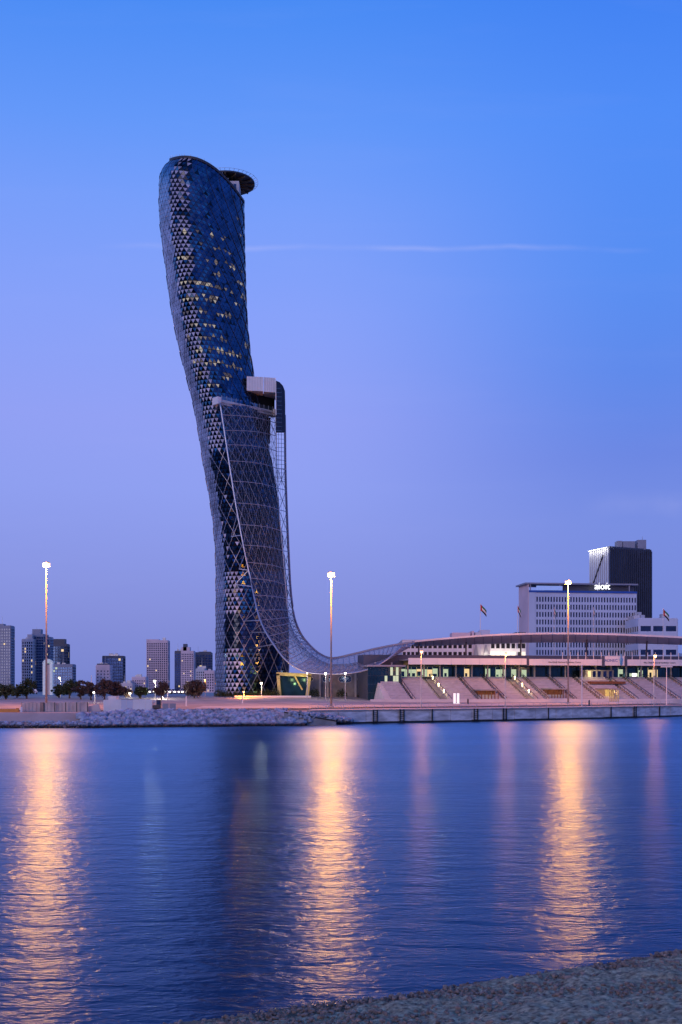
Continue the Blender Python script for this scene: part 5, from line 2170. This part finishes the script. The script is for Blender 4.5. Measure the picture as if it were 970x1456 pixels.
# orange water-filled barriers
for i in range(7):
    px = 1 + i * 4.0
    p = V(px, 0, 200.5)
    m = MB()
    h = .75 if i < 6 else .9
    m.hexa([(p.x - .25, 200.2, 2.4), (p.x + .25, 200.2, 2.4), (p.x + .25, 200.8, 2.4), (p.x - .25, 200.8, 2.4), (p.x - .24, 200.4, 2.4 + h), (p.x + .24, 200.4, 2.4 + h), (p.x + .24, 200.6, 2.4 + h), (p.x - .24, 200.6, 2.4 + h)])
    tag(m.build('road_barrier', M['orange']), 'orange plastic barrier in the row at the far left bank, ' + ('left end', 'second', 'third', 'fourth', 'fifth', 'sixth', 'right end')[i] + ' of seven', 'barrier', 'orange barriers')
m = MB()
p = V(30.5, 0, 200.6)
m.tube([(p.x, 200.6, 2.4), (p.x, 200.6, 3.4), (p.x, 200.6, 3.5)], [.22, .2, .1], 10)
tag(m.build('bollard', M['white']), 'white post beside the orange barriers on the left bank', 'bollard')
# pale slab wall between hoarding and fence
m = MB()
a, b_ = V(124, 1014, 206), V(144, 1013, 206)
m.hexa([(a.x, 206, 2.3), (b_.x, 206, 2.3), (b_.x, 206.5, 2.3), (a.x, 206.5, 2.3), (a.x, 206, 3.4), (b_.x - .6, 206, 4.0), (b_.x - .6, 206.5, 4.0), (a.x, 206.5, 3.4)])
tag(m.build('sand_skip', M['beige']), 'pale sloping skip between the brown hoarding and white fence', 'skip')

# ------------------------------------------------------------------ trees
def tree(px, ybase, ytop, wpx, Yd, label, leaf, dense=1.0, round_=False, group='trees along the far road'):
    p = V(px, ybase, Yd)
    x, y = p.x, Yd
    g_ = gz(x, y)
    top = V(px, ytop, Yd).z
    H_ = top - g_
    Wd = 1.3 * wpx / F * Yd
    H_ *= 1.05
    root = thing('tree', label, 'tree', (x, y, g_), group)
    m = MB()
    rs = random.Random(int(px * 13))
    th = H_ * (.16 if round_ else .2)
    m.tube([(x, y, g_ - .1), (x + rs.uniform(-.2, .2), y, g_ + th * .6), (x + rs.uniform(-.3, .3), y, g_ + th * 1.2)], [.28, .2, .14], 7)
    tips = []
    for k in range(9):
        a_ = rs.uniform(0, 6.28)
        rr2 = Wd * .5 * rs.uniform(.35, .85)
        q = Vector((x + rr2 * math.cos(a_), y + rr2 * math.sin(a_) * .9, g_ + th + (H_ - th) * rs.uniform(.2, .9)))
        m.tube([(x, y, g_ + th * rs.uniform(.8, 1.1)), Vector((x, y, g_ + th)).lerp(q, .5) + Vector((0, 0, .4)), q], [.12, .08, .03], 5)
        tips.append(q)
    m.build('trunk', M['bark'], root)
    c_ = MB()
    clumps = []
    cz = g_ + th * .8 + (H_ - th * .8) / 2
    for k in range(int(46 * dense)):
        while True:
            u = Vector((rs.uniform(-1, 1), rs.uniform(-1, 1), rs.uniform(-1, 1)))
            if .25 < u.length < 1:
                break
        kk_ = rs.uniform(.75, 1.25)
        clumps.append((Vector((x + u.x * Wd * .44 * kk_, y + u.y * Wd * .42 * kk_, cz + u.z * (H_ - th * .8) * .46 * rs.uniform(.8, 1.15))), Wd * rs.uniform(.06, .15)))
    for cc2, cr_ in clumps:
        for k in range(58):
            d_ = Vector((rs.gauss(0, 1), rs.gauss(0, 1), rs.gauss(0, .8)))
            d_.normalize()
            q = cc2 + d_ * cr_ * rs.uniform(.3, 1.15)
            s_ = rs.uniform(.14, .30)
            e1 = Vector((rs.gauss(0, 1), rs.gauss(0, 1), rs.gauss(0, 1))).normalized()
            e2 = e1.cross(d_ + Vector((.01, .02, .03))).normalized()
            c_.add([q - e1 * s_, q + e2 * s_ * .6, q + e1 * s_, q - e2 * s_ * .6], [(0, 1, 2, 3)])
    c_.build('crown', M[leaf], root)


tree(8, 992, 974, 26, 285, 'dark green tree at the far left edge behind the headlights', 'leaf_green')
tree(38, 992, 966, 24, 290, 'tall dark green tree left of the white lit pylon', 'leaf_green')
tree(24, 992, 977, 16, 300, 'low dark green tree between the two left green trees', 'leaf_green')
tree(84, 992, 975, 16, 300, 'small dark green tree right of the white lit pylon', 'leaf_green')
tree(99, 992, 968, 24, 292, 'round dark green tree at the end of the hoarding', 'leaf_green', 1.3)
tree(115, 993, 968, 18, 285, 'dry brown tree next to the round dark green tree', 'leaf_brown', .9)
tree(130, 994, 970, 20, 280, 'dry brown tree by the low white lamp', 'leaf_brown', .9)
tree(148, 995, 965, 24, 276, 'tallest dry brown tree above the white fence end', 'leaf_brown', 1.1)
tree(166, 995, 970, 22, 280, 'dry brown tree above the site cabin', 'leaf_brown', 1.0)
tree(200, 993, 976, 16, 290, 'small dark tree above the middle of the white fence', 'leaf_green')
tree(230, 993, 970, 20, 286, 'dry roadside bush tree above the excavator', 'leaf_brown', .9)
tree(277, 995, 969, 28, 296, 'round dark brown tree left of the tower base', 'leaf_brown', 1.5, True)
tree(180, 993, 978, 14, 300, 'low dry brown tree behind the white fence panels', 'leaf_brown', .8)


def shrub(px, Yd, w, h, label, leaf='leaf_green', z=None):
    x = (px - CX) / F * Yd
    g_ = gz(x, Yd) if z is None else z
    root = thing('shrub', label, 'shrub', (x, Yd, g_), 'shrubs round the tower base')
    rs = random.Random(int(px * 7))
    m = MB()
    for k in range(3):
        m.tube([(x, Yd, g_ - .05), (x + rs.uniform(-.4, .4), Yd, g_ + h * .6)], [.06, .02], 5)
    m.build('stem', M['bark'], root)
    m = MB()
    for k in range(520):
        a_, u_ = rs.uniform(0, 6.28), rs.random() ** .5
        q = Vector((x + math.cos(a_) * u_ * w / 2, Yd + math.sin(a_) * u_ * w / 2, g_ + h * (.1 + .9 * rs.random() * (1 - .55 * u_ ** 2)) * rs.uniform(.8, 1.05)))
        s_ = rs.uniform(.1, .22)
        e1 = Vector((rs.gauss(0, 1), rs.gauss(0, 1), rs.gauss(0, 1))).normalized()
        e2 = e1.cross(Vector((.3, .5, .8))).normalized()
        m.add([q - e1 * s_, q + e2 * s_ * .6, q + e1 * s_, q - e2 * s_ * .6], [(0, 1, 2, 3)])
    m.build('foliage', M[leaf], root)


ord_ = ['first', 'second', 'third', 'fourth', 'fifth', 'sixth', 'seventh', 'eighth', 'ninth', 'tenth', 'eleventh']
for i, px in enumerate((312, 323, 335, 346, 357, 368, 379, 390, 447, 486, 516)):
    lab = (ord_[i] + ' dark shrub from the left along the tower base') if i < 8 else ('dark shrub right of the entrance portal', 'dark shrub below the arcade openings', 'dark shrub at the right end of the arcade')[i - 8]
    shrub(px, 312 if i < 8 else 318, 3.2, random.uniform(1.9, 3.0), lab)
print('objects', len(bpy.data.objects))
